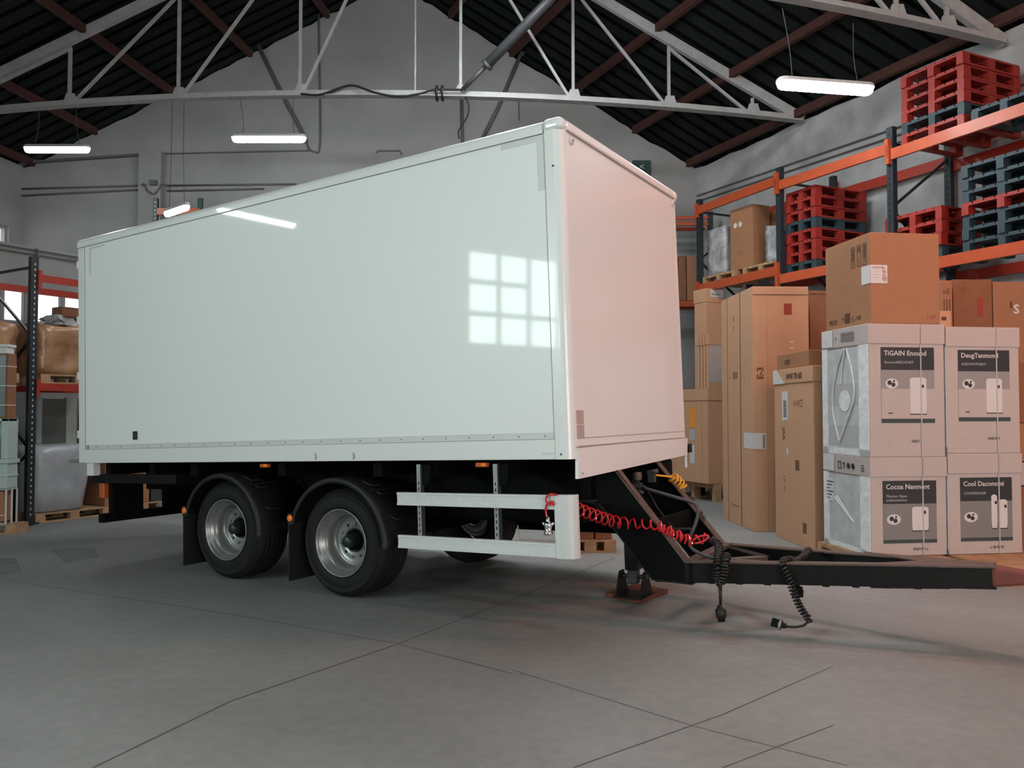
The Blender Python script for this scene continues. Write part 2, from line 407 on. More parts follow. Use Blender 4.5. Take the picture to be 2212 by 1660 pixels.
# ------------------------------------------------------------------ roof trusses
def truss(P, Q, crown, label, posts, thin=()):
    """P left end, Q right end on the eaves; posts = fractions from left to right, top follows the roof"""
    t = thing('roof_truss', label, 'truss', (0,0,0), 0)
    P, Q = Vector(P), Vector(Q)
    def base(f):
        p = P.lerp(Q, f); p.z = P.z+crown*(1-abs(2*f-1)**2.1); return p
    def top(f):
        p = base(f); p.z = roof_z(p.x, p.y)-.2; return p
    rf = max((top(i/200).z, i/200) for i in range(201))[1]
    m = MB(); fs = [i/24 for i in range(25)]
    for a, b_ in zip(fs, fs[1:]):
        m.bar(base(a)+Vector((0,.0,0)), base(b_), .10, .13, 'truss_paint')
        m.bar(base(a)+Vector((0,-.07,-.06)), base(b_)+Vector((0,-.07,-.06)), .14, .015, 'truss_paint')
    m.build('bottom_chord', t)
    for a, b_ in ((0, rf), (rf, 1)):
        m = MB(); m.bar(top(a) if a else base(0), top(b_) if b_ < 1 else base(1), .11, .18, 'truss_paint'); m.build('top_chord', t)
    pts = sorted(posts)
    for f in pts:
        m = MB(); m.bar(base(f), top(f)-Vector((0,0,.05)), .055 if f not in thin else .03, .055 if f not in thin else .03, 'truss_paint', (0,1,0)); m.build('post', t)
        if f not in thin:
            g = MB(); b0 = base(f); g.prism([(b0.x-.12,b0.z),(b0.x+.16,b0.z),(b0.x+.1,b0.z+.2),(b0.x-.06,b0.z+.2)], b0.y-.02, b0.y+.02, 'truss_paint'); g.build('gusset_plate', t)
    main = [f for f in pts if f not in thin]
    L_ = [f for f in main if f < rf]; R_ = [f for f in main if f >= rf]
    seq = [(a, b_) for a, b_ in zip(L_, L_[1:]+[rf])]+[(b_, a) for a, b_ in zip(R_, R_[1:])]
    seq.append((0.02, L_[0])) if L_ else None
    for lo, hi in seq:
        m = MB(); b0 = base(lo); b0.x += .05 if hi > lo else -.05; m.bar(b0, top(hi)-Vector((0,0,.08)), .05, .05, 'truss_paint', (0,1,0)); m.build('diagonal', t)
    return t, base
YA = 15.4; ax0, ax1 = XL(YA)+.02, XR(YA)-.02
def fA(px): return ((px-1106)/FOC*YA*1.012-ax0)/(ax1-ax0)
tA, baseA = truss((ax0,YA,7.30), (ax1,YA,7.17), .50, 'grey steel roof truss spanning the hall above the trailer', [fA(x) for x in (150,385,648,995,1238,1445,1625)]+[fA(897)], thin=(fA(897),))
bx1 = XR(11.75)-.02; bl = -12.2
tB, baseB = truss((bl, 9.85, 7.12), (bx1, 11.75, 7.12), .90, 'nearer grey roof truss crossing the top right corner', [.12,.25,.38,.5,.62,.73,.83,.915,.955])

# dark tube, cable and clamps hung on truss A
m = MB(); a = at(1000,193,YA-.15); b_ = at(1052,140,YA-.35); c = at(1183,5,YA-.9); d = at(1240,-60,YA-1.1)
m.tube([a,b_], .045, 'dark_steel', 10); m.tube([b_,c,d], .095, 'dark_steel', 12); m.tube([b_-(b_-a)*.06, b_+(b_-a)*.06], .12, 'dark_steel', 12)
tag(m.build('flue_pipe'), 'dark tube slanting from the truss up to the roof', 'pipe')
m = MB(); P = [at(x,y,YA-.14) for x,y in ((650,203),(690,205),(735,190),(765,185),(810,200),(860,209),(905,203),(940,194),(1000,194))]
m.tube(smooth_path(P,6), .022, 'black_rubber', 7); tag(m.build('power_cable'), 'dark cable looping along the truss chord left of the clamps', 'cable')
for px, lb in ((944,'left of two dark ring clamps round the truss chord'), (956,'right of two dark ring clamps round the truss chord')):
    m = MB(); p = at(px,202,YA-.02); m.lathe([(.10,-.02),(.15,-.02),(.15,.02),(.10,.02),(.10,-.02)], 'black_rubber', Matrix.Translation(p) @ Matrix.Rotation(R(90),4,'Y'), 20)
    tag(m.build('ring_clamp'), lb, 'clamp')
m = MB(); m.tube(smooth_path([at(x,y,YA-.1) for x,y in ((1003,207),(1012,225),(1011,248),(1000,268),(990,285),(992,300))],6), .015, 'black_rubber', 6)
tag(m.build('loose_cable'), 'thin loose cable hanging below the truss beside the trailer roof', 'cable')

# ------------------------------------------------------------------ pendant tube lamps
def lamp(p, q, label, wires=None, glow='lamp_glow', width=.17):
    p, q = Vector(p), Vector(q); c = (p+q)/2; d = q-p; L = d.length; rz = math.atan2(d.y, d.x)
    t = thing('tube_lamp', label, 'lamp', c, rz, 'pendant tube lamps')
    def ring(wd, ln, z):
        pts = []
        for s_, a0 in ((1,-90),(-1,90)):
            for k in range(9):
                a = R(a0+180*k/8); pts.append((s_*(ln/2-wd/2)+math.cos(a)*wd/2, math.sin(a)*wd/2, z))
        return pts
    def loft(prof, mt):
        mb = MB(); vs = []
        for wd, ln, z in prof: vs += ring(wd, ln, z)
        n = 18; fs = [(i*n+k, i*n+(k+1)%n, (i+1)*n+(k+1)%n, (i+1)*n+k) for i in range(len(prof)-1) for k in range(n)]
        fs += [tuple(range(n))[::-1], tuple(range((len(prof)-1)*n, len(prof)*n))]
        mb.add(vs, fs, mt); return mb
    loft([(width,L,0),(width,L,.035),(width*.7,L*.97,.06)], 'lamp_body').build('housing', t)
    loft([(width*.5,L*.93,-.085),(width*.85,L*.965,-.06),(width*.96,L*.99,-.001)], glow).build('diffuser', t)
    for wv, s_ in zip(wires or (None,None), (-1,1)):
        if wv is None: continue
        w_ = MB(); Mi = Matrix.Rotation(-rz,4,'Z'); top_ = Mi @ (Vector(wv)-c); b0 = Vector((s_*L*.34,0,.05))
        mid = (top_+b0)/2+Vector((-.03*s_,0,-.05)); w_.tube(smooth_path([top_,mid,b0],6), .006, 'dark_steel', 5); w_.build('suspension_wire', t)
    return t
DB = 11.0
lamp(at(1678,170,DB-.12), at(1886,199,DB+.12), 'tube lamp hanging under the nearer truss at upper right', (at(1690,18,DB-.1), at(1843,50,DB+.05)), width=.24)
lamp(at(500,299,YA), at(662,296,YA), 'tube lamp hanging in the middle of the back wall, left of the roof apex', (at(517,205,YA), at(636,203,YA)))
lamp(at(52,323,YA), at(195,317,YA), 'tube lamp at the far left just under the roof slope', (at(85,224,YA), at(165,212,YA)))
lamp((-10.3,7.2,5.5), (-11.0,5.6,5.5), 'tube lamp whose long reflection shows on the trailer side', ((-10.4,7.0,7.8), (-10.9,5.8,7.6)), width=.10)
lamp(at(358,455,YA+.45), at(406,449,YA-.15), 'greenish tube lamp seen end on just over the trailer roof edge', (at(372,197,YA), at(398,195,YA)), width=.13)
# added lamps out of view, for more brightness and a warm trailer front
for k, (x, y, gl, lb) in enumerate(((-6,-2,'lamp_glow','added unseen tube lamp over the left of the floor behind the viewer'), (0,-2,'lamp_glow','added unseen tube lamp right above the viewer'),
        (6.5,1.5,'fill_lamp_warm','added unseen warm tube lamp over the right aisle near the viewer'), (9,5.2,'fill_lamp_warm','added warm tube lamp over the right aisle beyond the frame'),
        (2.2,3.4,'lamp_glow','added unseen tube lamp between the viewer and the trailer nose'), (4.6,6.2,'fill_lamp_warm','added unseen warm tube lamp over the drawbar'), (-5,1.5,'lamp_glow','added unseen tube lamp over the floor left of the viewer'), (-1.2,10.5,'fill_lamp_high','added unseen tube lamp high above the trailer roof, left one'), (1.6,9.4,'fill_lamp_high','added unseen tube lamp high above the trailer roof, right one'), (-.4,13.0,'fill_lamp_high','added unseen tube lamp high under the roof near the main truss'), (.8,7.7,'lamp_glow','added unseen tube lamp high above the front corner of the trailer'))):
    z = 8.9 if y > 12 else 8.3 if y > 7 else 6.6; lamp((x-.75,y,z), (x+.75,y,z), lb, ((x-.4,y,roof_z(x,y)-.1), (x+.4,y,roof_z(x,y)-.1)), gl, .3)

# ------------------------------------------------------------------ the trailer
T = bpy.data.objects.new('box_trailer', None); C.objects.link(T); T.matrix_world = TM
tag(T, 'white tandem axle box trailer with black drawbar standing in the middle of the hall', 'trailer')
L, WD, ZB, ZT = 6.376, 2.55, 1.334, 3.939
W_ = 'trailer_white'; TR = 'trailer_trim'
m = MB(); m.box((-L+.1,0,1.537), (-.145,.05,3.84), W_)
near = m.build('side_panel', T)
m = MB(); m.box((-L+.1,WD-.05,1.40), (-.1,WD,3.84), W_); m.build('side_panel', T)
m = MB(); m.box((-.05,.09,1.428), (-.004,WD-.09,3.855), TR); fp = m.build('front_panel', T)
m = MB(); m.box((-L+.02,.05,3.87), (-.05,WD-.05,3.925), TR); m.build('roof_panel', T)
m = MB(); m.box((-L+.02,.05,1.345), (-.05,WD-.05,1.42), 'chassis_black'); m.build('floor_frame', T)
# roof edge rails with rounded outer corner
for y0, sg in ((0,1), (WD,-1)):
    prof = [(y0-sg*.012,3.835),(y0+sg*.06,3.835),(y0+sg*.09,3.939)]+[(y0-sg*.012+sg*.05-sg*.05*math.cos(R(a)) ,3.889+.05*math.sin(R(a))) for a in (90,67,45,22,0)]
    m = MB(); n = len(prof)
    vs = [Vector((-L,a,z)) for a,z in prof]+[Vector((-.16,a,z)) for a,z in prof]
    m.add(vs, [tuple(range(n)), tuple(range(2*n-1,n-1,-1))]+[(i,i+n,(i+1)%n+n,(i+1)%n) for i in range(n)], TR); m.build('roof_rail', T)
m = MB(); m.box((-.06,.1,3.858), (.012,WD-.1,3.939), TR); m.build('front_top_rail', T, bevel=.02, seg=3)
# rounded front corner posts, caps, rear posts
def quarter(y0, sg, r, z0, z1, x0, mt=TR):
    poly = [(x0,y0),(x0,y0+sg*.05),(-.05,y0+sg*.05),(-.05,y0+sg*.1),(0,y0+sg*.1)]+[(-r+r*math.cos(R(a)), y0+sg*(r-r*math.sin(R(a)))) for a in (0,15,30,45,60,75,90)]
    mb = MB(); n = len(poly)
    vs = [Vector((x,y,z0)) for x,y in poly]+[Vector((x,y,z1)) for x,y in poly]
    mb.add(vs, [tuple(range(n))[::-1], tuple(range(n,2*n))], mt)
    mb.add(vs, [(i,(i+1)%n,(i+1)%n+n,i+n) for i in range(n)], mt, False)
    return mb
for y0, sg in ((0,1), (WD,-1)):
    quarter(y0, sg, .07, ZB, 3.86, -.145).build('corner_post', T)
    m = MB(); m.box((-.165,y0-sg*.014,3.845), (.014,y0+sg*.12,3.949), TR); m.build('corner_cap', T, bevel=.045, seg=4)
    m = MB(); m.box((-L-.005,y0-sg*.004,ZB), (-L+.13,y0+sg*.07,3.84), TR); m.build('rear_post', T, bevel=.012)
    m = MB(); m.box((-6.24,y0+sg*.01,1.19), (-6.11,y0+sg*.09,ZB-.001), TR); m.build('corner_foot', T)
m = MB(); m.box((-L+.125,-.008,ZB), (-.146,.05,1.488), TR); m.build('bottom_rail', T, bevel=.006)
m = MB(); m.box((-L+.125,WD-.05,ZB), (-.146,WD+.008,1.40), TR); m.build('bottom_rail', T)
m = MB(); m.box((-L+.2,-.005,1.490), (-.15,.04,1.536), 'tape_grey')
for i in range(26): m.cbox((-L+.35+i*.232, -.007, 1.513), (.012,.006,.012), 'trailer_line')
m.build('rivet_strip', T)
m = MB()
for x in (-2.62, -2.16): m.tube([(x,-.012,1.405),(x+.012,-.014,1.38),(x,-.012,1.35)], .006, 'trailer_line', 6)
m.box((-.146,-.003,1.34), (-.150,.0,3.83), 'trailer_line'); m.box((-L+.130,-.006,1.35), (-L+.135,.0,3.83), 'trailer_line')
m.box((-L+.01,-.0135,3.834), (-.15,.0,3.838), 'trailer_line'); m.box((-L+.13,-.0095,1.487), (-.15,0,1.490), 'trailer_line')
m.build('panel_seam', T)
m = MB(); m.box((-.535,-.004,3.785), (-.185,.001,3.83), 'tape_grey'); m.box((-.205,-.0045,3.40), (-.155,.001,3.83), 'tape_grey'); m.build('tape_strip', T)
m = MB(); m.box((-6.15,-.004,3.79), (-5.86,.001,3.815), 'tape_grey'); m.box((-6.15,-.0045,3.50), (-6.12,.001,3.815), 'tape_grey'); m.build('tape_strip', T)
for x in (-2.1, -4.2):
    m = MB(); m.box((x,-.001,1.54), (x+.0015,.0005,3.83), 'trailer_line'); 
m = MB(); m.box((-5.34,-.016,1.585), (-5.275,.002,1.675), 'black_rubber'); m.box((-5.322,-.019,1.60), (-5.293,-.012,1.66), 'dark_green'); tag(m.build('side_socket', T, bevel=.008), 'black socket cover')
m = MB(); m.cbox((-.095,-.001,1.373),(.008,.012,.016),'dark_steel'); m.cbox((-.075,-.002,3.57),(.014,.012,.010),'hole'); m.box((-.26,-.011,1.37),(-.15,-.007,1.385),'tape_grey'); m.build('screw_plug', T)
# rear doors
for s_ in (0,1):
    m = MB(); m.box((-L-.03,.04+s_*1.235,1.42), (-L+.01,.04+s_*1.235+1.23,3.82), TR); d = m.build('rear_door', T)
    for z in (1.62,2.3,2.95,3.6):
        h = MB(); yy = .0 if s_ == 0 else WD-.04; h.box((-L-.045,yy,z), (-L-.0,yy+.04,z+.09), TR); h.build('hinge', d, bevel=.008)
# front skirt, stepped seam, sticker, plate, lights
m = MB(); m.prism([(.07,1.415),(WD-.02,1.425),(WD-.05,1.25),(.10+.0,1.185),(.055,1.185)], -.012, .012, TR, Matrix.Rotation(R(90),4,'Z'))
m.build('front_skirt', T)
m = MB(); m.box((0,.06,1.418), (.013,WD-.03,1.426), 'sticker_brown'); m.box((-.003,.1,1.487), (.0,WD-.03,1.491), 'trailer_line'); m.build('front_seam', T); m = MB()
m.box((-.003,.09,3.853), (.013,WD-.1,3.857), 'sticker_brown'); m.build('front_seam', T)
m = MB(); m.box((-.004,.085,1.595), (.001,.21,1.700), 'sticker_brown'); m.box((-.004,.085,1.485), (.001,.21,1.588), 'sticker_brown'); tag(m.build('sticker', T), 'brown two-part sticker')
m = MB(); m.box((-.02,.09,1.20), (.0145,.15,1.245), TR); m.text('<', .035, 'sticker_brown', Matrix.Translation((.0155,.10,1.21)) @ Matrix.Rotation(R(90),4,'Z') @ Matrix.Rotation(R(90),4,'X'))
m.text('1B', .025, 'sticker_brown', Matrix.Translation((.0155,.122,1.212)) @ Matrix.Rotation(R(90),4,'Z') @ Matrix.Rotation(R(90),4,'X')); m.build('rating_plate', T)
for y in (.17, WD-.14):
    m = MB(); m.lathe([(.0,.022),(.022,.02),(.034,.012),(.036,0)], 'tape_grey', Matrix.Translation((-.004,y,3.80)) @ Matrix.Rotation(R(90),4,'Y'), 18); m.lathe([(0,.028),(.014,.024)], 'galvanised', Matrix.Translation((-.004,y,3.80)) @ Matrix.Rotation(R(90),4,'Y'), 12)
    tag(m.build('marker_light', T), 'round clear marker light')
m = MB(); m.box((-.05,WD+.0,1.27), (.03,WD+.06,1.36), 'black_rubber'); m.box((-.03,WD-.06,1.12), (.0,WD-.02,1.27), TR); tag(m.build('marker_light', T, bevel=.01), 'black side lamp on white stalk')
for x in (-3.336, -.834):
    m = MB(); m.box((x-.055,.02,1.277), (x+.055,.06,1.312), 'amber_dark'); m.box((x-.0,.012,1.280), (x+.05,.03,1.309), 'amber'); tag(m.build('marker_light', T, bevel=.005), 'amber side marker light')
# chassis
gz = lambda x: -x*math.tan(TP)           # floor height in trailer coordinates
for y in (.78, 1.75):
    m = MB(); m.box((-6.2,y-.05,.98), (-.3,y+.05,1.34), 'chassis_black'); m.build('chassis_rail', T)
m = MB()
for x in (-6.0,-5.2,-4.5,-3.2,-2.0,-1.4,-.7): m.box((x-.05,.12,1.19), (x+.05,2.43,1.33), 'chassis_black')
m.build('cross_member', T)
m = MB(); m.box((-6.28,.08,1.10), (-4.75,.20,1.20), 'drawbar_paint'); m.build('tail_beam', T, bevel=.006)
m = MB(); m.box((-6.30,2.35,1.06), (-4.75,2.47,1.20), 'chassis_black'); m.build('tail_beam', T)
# underbody tanks and boxes between the rails
m = MB(); m.box((-1.9,1.0,.72), (-.45,1.55,1.18), 'chassis_black'); m.build('battery_box', T, bevel=.03)
m = MB(); m.box((-1.75,2.0,.50), (-.12,2.44,1.22), 'chassis_black'); m.build('dark_fill_box', T, bevel=.03)  # box stretched long and low to keep the gap under the trailer black
m = MB(); m.lathe([(0,-.45),(.14,-.44),(.17,-.38),(.17,.38),(.14,.44),(0,.45)], 'chassis_black', Matrix.Translation((-3.2,1.27,.92)) @ Matrix.Rotation(R(90),4,'X'), 20); m.build('air_tank', T)
m = MB(); m.box((-5.1,.9,.75), (-2.0,1.65,1.05), 'chassis_black'); m.build('suspension_frame', T)
# rear underrun guard
m = MB(); m.box((-6.04,.02,.66), (-5.96,2.53,.76), 'chassis_black'); ub = m.build('underrun_bar', T, bevel=.008)
m = MB(); m.box((-6.0,.12,.70), (-5.92,.50,1.14), 'chassis_black'); m.build('lamp_bracket', T)
m = MB(); m.box((-6.0,.80,.70), (-5.90,1.15,1.18), 'chassis_black'); m.build('lamp_bracket', T)
m = MB(); m.box((-6.0,2.0,.70), (-5.92,2.4,1.14), 'chassis_black'); m.build('lamp_bracket', T)
m = MB(); m.box((-6.09,.06,.93), (-6.0,.14,1.10), 'amber_dark'); tag(m.build('tail_lamp', T, bevel=.01), 'orange rear lamp')
# wheels
def wheel(x, y, sg=1, full=True):
    z = .4962/math.cos(TP)+gz(x)
    M = Matrix.Translation((x,y,z)) @ Matrix.Rotation(R(90 if sg > 0 else -90),4,'X')   # local +z = outward
    wh = bpy.data.objects.new('wheel', None); C.objects.link(wh); wh.parent = T
    t = MB(); R_ = .4962
    prof = [(.300,-.03),(.315,.0),(.33,.006),(.36,.010),(.40,.004),(.43,-.004),(.432,.000),(.444,.0),(.446,-.008),(.472,-.026),(.488,-.05),(R_-.001,-.075)]
    for k, zz in enumerate((-.10,-.155,-.21,-.265,-.32)):
        prof += [(R_,zz+.022),(R_,zz+.006),(R_-.014,zz+.003),(R_-.014,zz-.006),(R_,zz-.009)]
    prof += [(R_-.002,-.345),(.485,-.37),(.45,-.395),(.36,-.41),(.30,-.38),(.28,-.2),(.30,-.03)]
    t.lathe(prof, 'tire', M, 64); t.build('tire', wh)
    r = MB()
    r.lathe([(.300,-.01),(.309,.006),(.303,.010),(.294,.004),(.290,-.012),(.279,-.030),(.272,-.034),(.268,-.058),(.250,-.070),(.244,-.074),(.238,-.13),(.230,-.175),(.212,-.182),(.205,-.176),(.198,-.182),(.155,-.180),(.112,-.180),(.106,-.190),(.095,-.215)], 'rim_silver', M, 48)
    for k in range(10):
        a = R(36*k+10)
        Mk = M @ Matrix.Translation((math.cos(a)*.152,math.sin(a)*.152,-.179))
        if k % 3 == 0: r.lathe([(0,.002),(.014,.002),(.015,0)], 'hole', Mk, 10)
        else: r.lathe([(0,.022),(.010,.022),(.013,.014),(.013,0)], 'rim_silver', Mk, 6)
    r.build('rim', wh)
    h = MB(); h.lathe([(0,-.062),(.042,-.064),(.052,-.072),(.056,-.10),(.06,-.19)], 'hub_green', M, 24)
    h.lathe([(.058,-.14),(.088,-.15),(.094,-.20)], 'chassis_black', M, 24); h.build('hub', wh)
    return wh
AX = (-3.989, -2.438)
for x in AX:
    wheel(x, .10, 1); wheel(x, WD-.10, -1)
    m = MB(); z = .4962+gz(x); m.tube([(x,.35,z),(x,WD-.35,z)], .07, 'chassis_black', 12); m.build('axle', T)
# mudguards
def mudguard(x, y0, y1, r, a0, a1, flap, near_=True):
    z = .4962+gz(x)
    m = MB(); n = 28; vs = []
    for i in range(n+1):
        a = R(a0+(a1-a0)*i/n); ca, sa = math.cos(a), math.sin(a)
        lip = .018
        pr = [(r-.055,y0),(r-.055,y0+.012),(r-.014,y0+.014),(r-.012,y1),(r,y1),(r+.0,y0+.03),(r-.01,y0+.006),(r-.022,y0)]
        for rr, yy in pr: vs.append(Vector((x+rr*ca, yy, z+rr*sa)))
    k = 8; fs = []
    for i in range(n):
        for j in range(k): fs.append((i*k+j, i*k+(j+1)%k, (i+1)*k+(j+1)%k, (i+1)*k+j))
    fs += [tuple(range(k)), tuple(range(n*k, n*k+k))[::-1]]
    m.add(vs, fs, 'mudguard_plastic', True); mg = m.build('mudguard', T)
    aa = R(a1); fx, fz = x+r*math.cos(aa), z+r*math.sin(aa)
    f = MB(); poly = [(fx-.005,fz+.08),(fx+.012,fz+.08),(fx-.015+.012,flap),(fx-.015,flap)]
    f.prism(poly, y0+.0, y1-.02, 'mudguard_plastic'); f.build('mud_flap', mg)
    if near_:
        rf = MB(); rf.lathe([(0,.012),(.022,.012),(.03,.008),(.032,0)], 'amber', Matrix.Translation((fx+.02,y0-.004,fz+.04)) @ Matrix.Rotation(R(90),4,'X'), 18)
        rf.box((fx-.005,y0-.006,fz-.02), (fx+.045,y0+.02,fz+.085), 'black_rubber'); tag(rf.build('side_reflector', mg), 'round amber reflector')
        cl = MB()
        for da in (62, 50, 24):
            a = R(da); c = Vector((x+(r+.006)*math.cos(a), y0+.12, z+(r+.006)*math.sin(a)))
            cl.tube([c+Vector((-.04,0,.02)), c+Vector((.05,.01,-.02)), c+Vector((.08,.1,-.02))], .008, 'black_rubber', 6)
        cl.tube([(x+r*math.cos(R(50)), y0+.1, z+r*math.sin(R(50))+.01), (x+r*math.cos(R(50))+.06, .9, z+r*math.sin(R(50))+.05)], .016, 'chassis_black', 8)
        cl.build('mudguard_clamp', mg)
mudguard(AX[0], .02, .52, .575, -4, 165, .27)
mudguard(AX[1], .02, .52, .60, -2, 163, .22)
mudguard(AX[0], WD-.52, WD-.02, .58, 12, 165, .27, False)
mudguard(AX[1], WD-.52, WD-.02, .60, 8, 163, .22, False)
# side guard with two rails and rounded end cap
sgd = bpy.data.objects.new('side_guard', None); C.objects.link(sgd); sgd.parent = T
for z0, z1 in ((.958,1.066), (.598,.706)):
    m = MB(); prof = [(0,z0),(0,z0+.018),(.006,z0+.020),(.006,z1-.020),(0,z1-.018),(0,z1-.004),(.004,z1),(.035,z1),(.035,z0)]
    m.prism([(a,b_) for a,b_ in prof], 1.69, .165, 'rail_alu', Matrix.Rotation(R(90),4,'Z')); m.build('rail', sgd)
    for v in bpy.data.objects[sgd.children[-1].name].data.vertices: pass
m = MB(); cap = [(-.170,-.004),(-.170,.04),(-.04,.06),(-.012,.085),(-.004,.085),(-.004,.05),(-.02,.018),(-.05,.0),(-.09,-.006)]
n = len(cap); vs = [Vector((x,y,.594)) for x,y in cap]+[Vector((x,y,1.068)) for x,y in cap]
m.add(vs, [tuple(range(n)), tuple(range(2*n-1,n-1,-1))], 'rail_alu'); m.add(vs, [(i,i+n,(i+1)%n+n,(i+1)%n) for i in range(n)], 'rail_alu', False); m.build('end_cap', sgd, bevel=.004)
for x in (-1.482, -.715):
    m = MB(); m.box((x-.02,.040,.60), (x+.02,.050,1.30), 'galvanised'); m.box((x+.018,.040,.60), (x+.024,.085,1.29), 'dark_steel')
    for k in range(11):
        z = .63+k*.05
        if z < 1.15: m.box((x-.005,.0385,z), (x+.005,.0395,z+.026), 'hole')
    m.build('slotted_post', sgd)
    m = MB(); m.prism([(x+.02,1.30),(x+.11,1.30),(x+.10,1.16),(x+.06,1.12),(x+.02,1.12)], .06, .16, 'chassis_black'); m.build('post_bracket', sgd, bevel=.01)
m = MB(); m.tube([(-.62,.2,.80),(-.60,.2,.69),(-.24,.2,.69)], .006, 'sticker_brown', 6); m.build('wire_hook', sgd)
# drawbar: gooseneck plates and converging beams
def neck(y, s_):
    m = MB(); out = [(-.42,1.33),(-.02,1.24),(.02,1.20),(.566,.49),(.62,.478),(.62,.325),(.292,.335),(-.053,.765),(-.193,.935),(-.42,.95)]
    m.prism(out, y, y+.012*s_, 'chassis_black')
    m2 = MB(); a = (-.02,y+.045*s_,1.235); b_ = (.566,y+.045*s_,.492)
    m2.bar(a, b_, .105, .012, 'drawbar_flange')
    m3 = MB()
    for p, q in (((-.42,.95),(-.193,.935)), ((-.193,.935),(-.053,.765)), ((-.053,.765),(.292,.338)), ((.292,.338),(.62,.325))):
        m3.bar((p[0],y+.03*s_,p[1]), (q[0],y+.03*s_,q[1]), .085, .014, 'drawbar_paint')
    g = m.build('gooseneck_plate', T); m2.build('upper_flange', g); m3.build('lower_flange', g)
neck(.75, 1); neck(1.79, -1)
def beam(y0, y1, s_, x0=.56, x1=2.64):
    m = MB(); m.bar((x0,y0,.41), (x1,y1,.435), .014, .155, 'drawbar_paint'); o = m.build('drawbar_beam', T)
    m = MB(); m.bar((x0-.01,y0+.035*s_,.492), (x1,y1+.03*s_,.508), .10, .012, 'drawbar_flange'); m.build('upper_flange', o)
    m = MB(); m.bar((x0-.25,y0+.03*s_,.328), (x1,y1+.03*s_,.362), .09, .012, 'drawbar_paint')
    for i in range(9): m.cbox((x0+.2*i,y0+(y1-y0)*i/9-.016*s_,.336), (.05,.012,.01), 'drawbar_paint')
    m.build('lower_flange', o)
beam(.75, 1.19, 1); beam(1.79, 1.35, -1)
m = MB(); m.prism([(1.75,.975),(2.64,1.17),(2.64,1.37),(1.75,1.565),(2.15,1.27)], .502, .512, 'drawbar_flange', Matrix(((1,0,0,0),(0,0,1,0),(0,1,0,0),(0,0,0,1)))); m.build('apex_plate', T)
m = MB(); m.bar((.60,.80,.49), (.60,1.75,.49), .10, .03, 'drawbar_flange'); m.build('cross_bar', T)
m = MB(); m.bar((.60,.85,.47), (1.05,1.27,.47), .09, .03, 'drawbar_flange'); m.bar((1.05,1.27,.47), (.6,1.7,.47), .09, .03, 'drawbar_paint'); m.build('cross_bar', T)
m = MB(); m.box((-.30,.70,.96), (-.2,1.84,1.20), 'chassis_black'); m.build('cross_bar', T)
m = MB(); m.box((.28,.76,.62), (.30,1.78,.80), 'chassis_black'); m.build('cross_plate', T)
m = MB(); m.add([Vector((x,1.27+y,.435+z)) for x,w2,h2 in ((2.62,.10,.068),(2.95,.06,.03)) for y,z in ((-w2,-h2),(w2,-h2),(w2,h2),(-w2,h2))], [(3,2,1,0),(4,5,6,7),(0,1,5,4),(1,2,6,5),(2,3,7,6),(3,0,4,7)], 'plank_red'); hb = m.build('drawbar_nose', T, bevel=.02)
m = MB(); m.tube([(2.93,1.275,.43),(3.15,1.275,.43)], [.03,.03], 'plank_red', 12); m.lathe([(.05,-.03),(.085,-.03),(.095,0),(.085,.03),(.05,.03),(.04,0),(.05,-.03)], 'drawbar_paint', Matrix.Translation((3.23,1.275,.43)), 24); m.build('towing_eye', hb)
m = MB(); m.cbox((1.36,.96,.29), (.07,.04,.06), 'drawbar_paint'); m.tube([(1.33,.95,.30),(1.33,.93,.255),(1.40,.93,.255),(1.40,.95,.30)], .008, 'drawbar_paint', 6); m.build('cable_clip', T)
m = MB(); m.bar((1.85,1.06,.345), (2.35,1.2,.35), .12, .012, 'drawbar_paint'); m.build('wear_plate', T)
# landing jack
jk = bpy.data.objects.new('landing_jack', None); C.objects.link(jk); jk.parent = T
jx, jy = -.15, 1.40; gz0 = gz(jx)+.045
m = MB(); m.box((jx-.06,jy-.06,.28), (jx+.06,jy+.06,1.15), 'drawbar_paint'); m.box((jx-.045,jy-.045,.16), (jx+.045,jy+.045,.30), 'dark_steel'); m.build('jack_leg', jk, bevel=.01)
m = MB()
for s_ in (-1,1):
    xx = jx+.115*s_
    m.add([Vector((xx-.008,jy-.16,gz0)),Vector((xx-.008,jy+.13,gz0)),Vector((xx-.008,jy+.04,gz0+.22)),Vector((xx-.008,jy-.05,gz0+.22)),
           Vector((xx+.008,jy-.16,gz0)),Vector((xx+.008,jy+.13,gz0)),Vector((xx+.008,jy+.04,gz0+.22)),Vector((xx+.008,jy-.05,gz0+.22))],
          [(0,1,2,3),(7,6,5,4),(0,4,5,1),(1,5,6,2),(2,6,7,3),(3,7,4,0)], 'drawbar_paint')
m.box((jx-.14,jy-.17,gz0), (jx+.14,jy+.14,gz0+.016), 'drawbar_paint'); m.tube([(jx-.13,jy,gz0+.17),(jx+.13,jy,gz0+.17)], .02, 'dark_steel', 10); m.build('jack_foot', jk, bevel=.004)
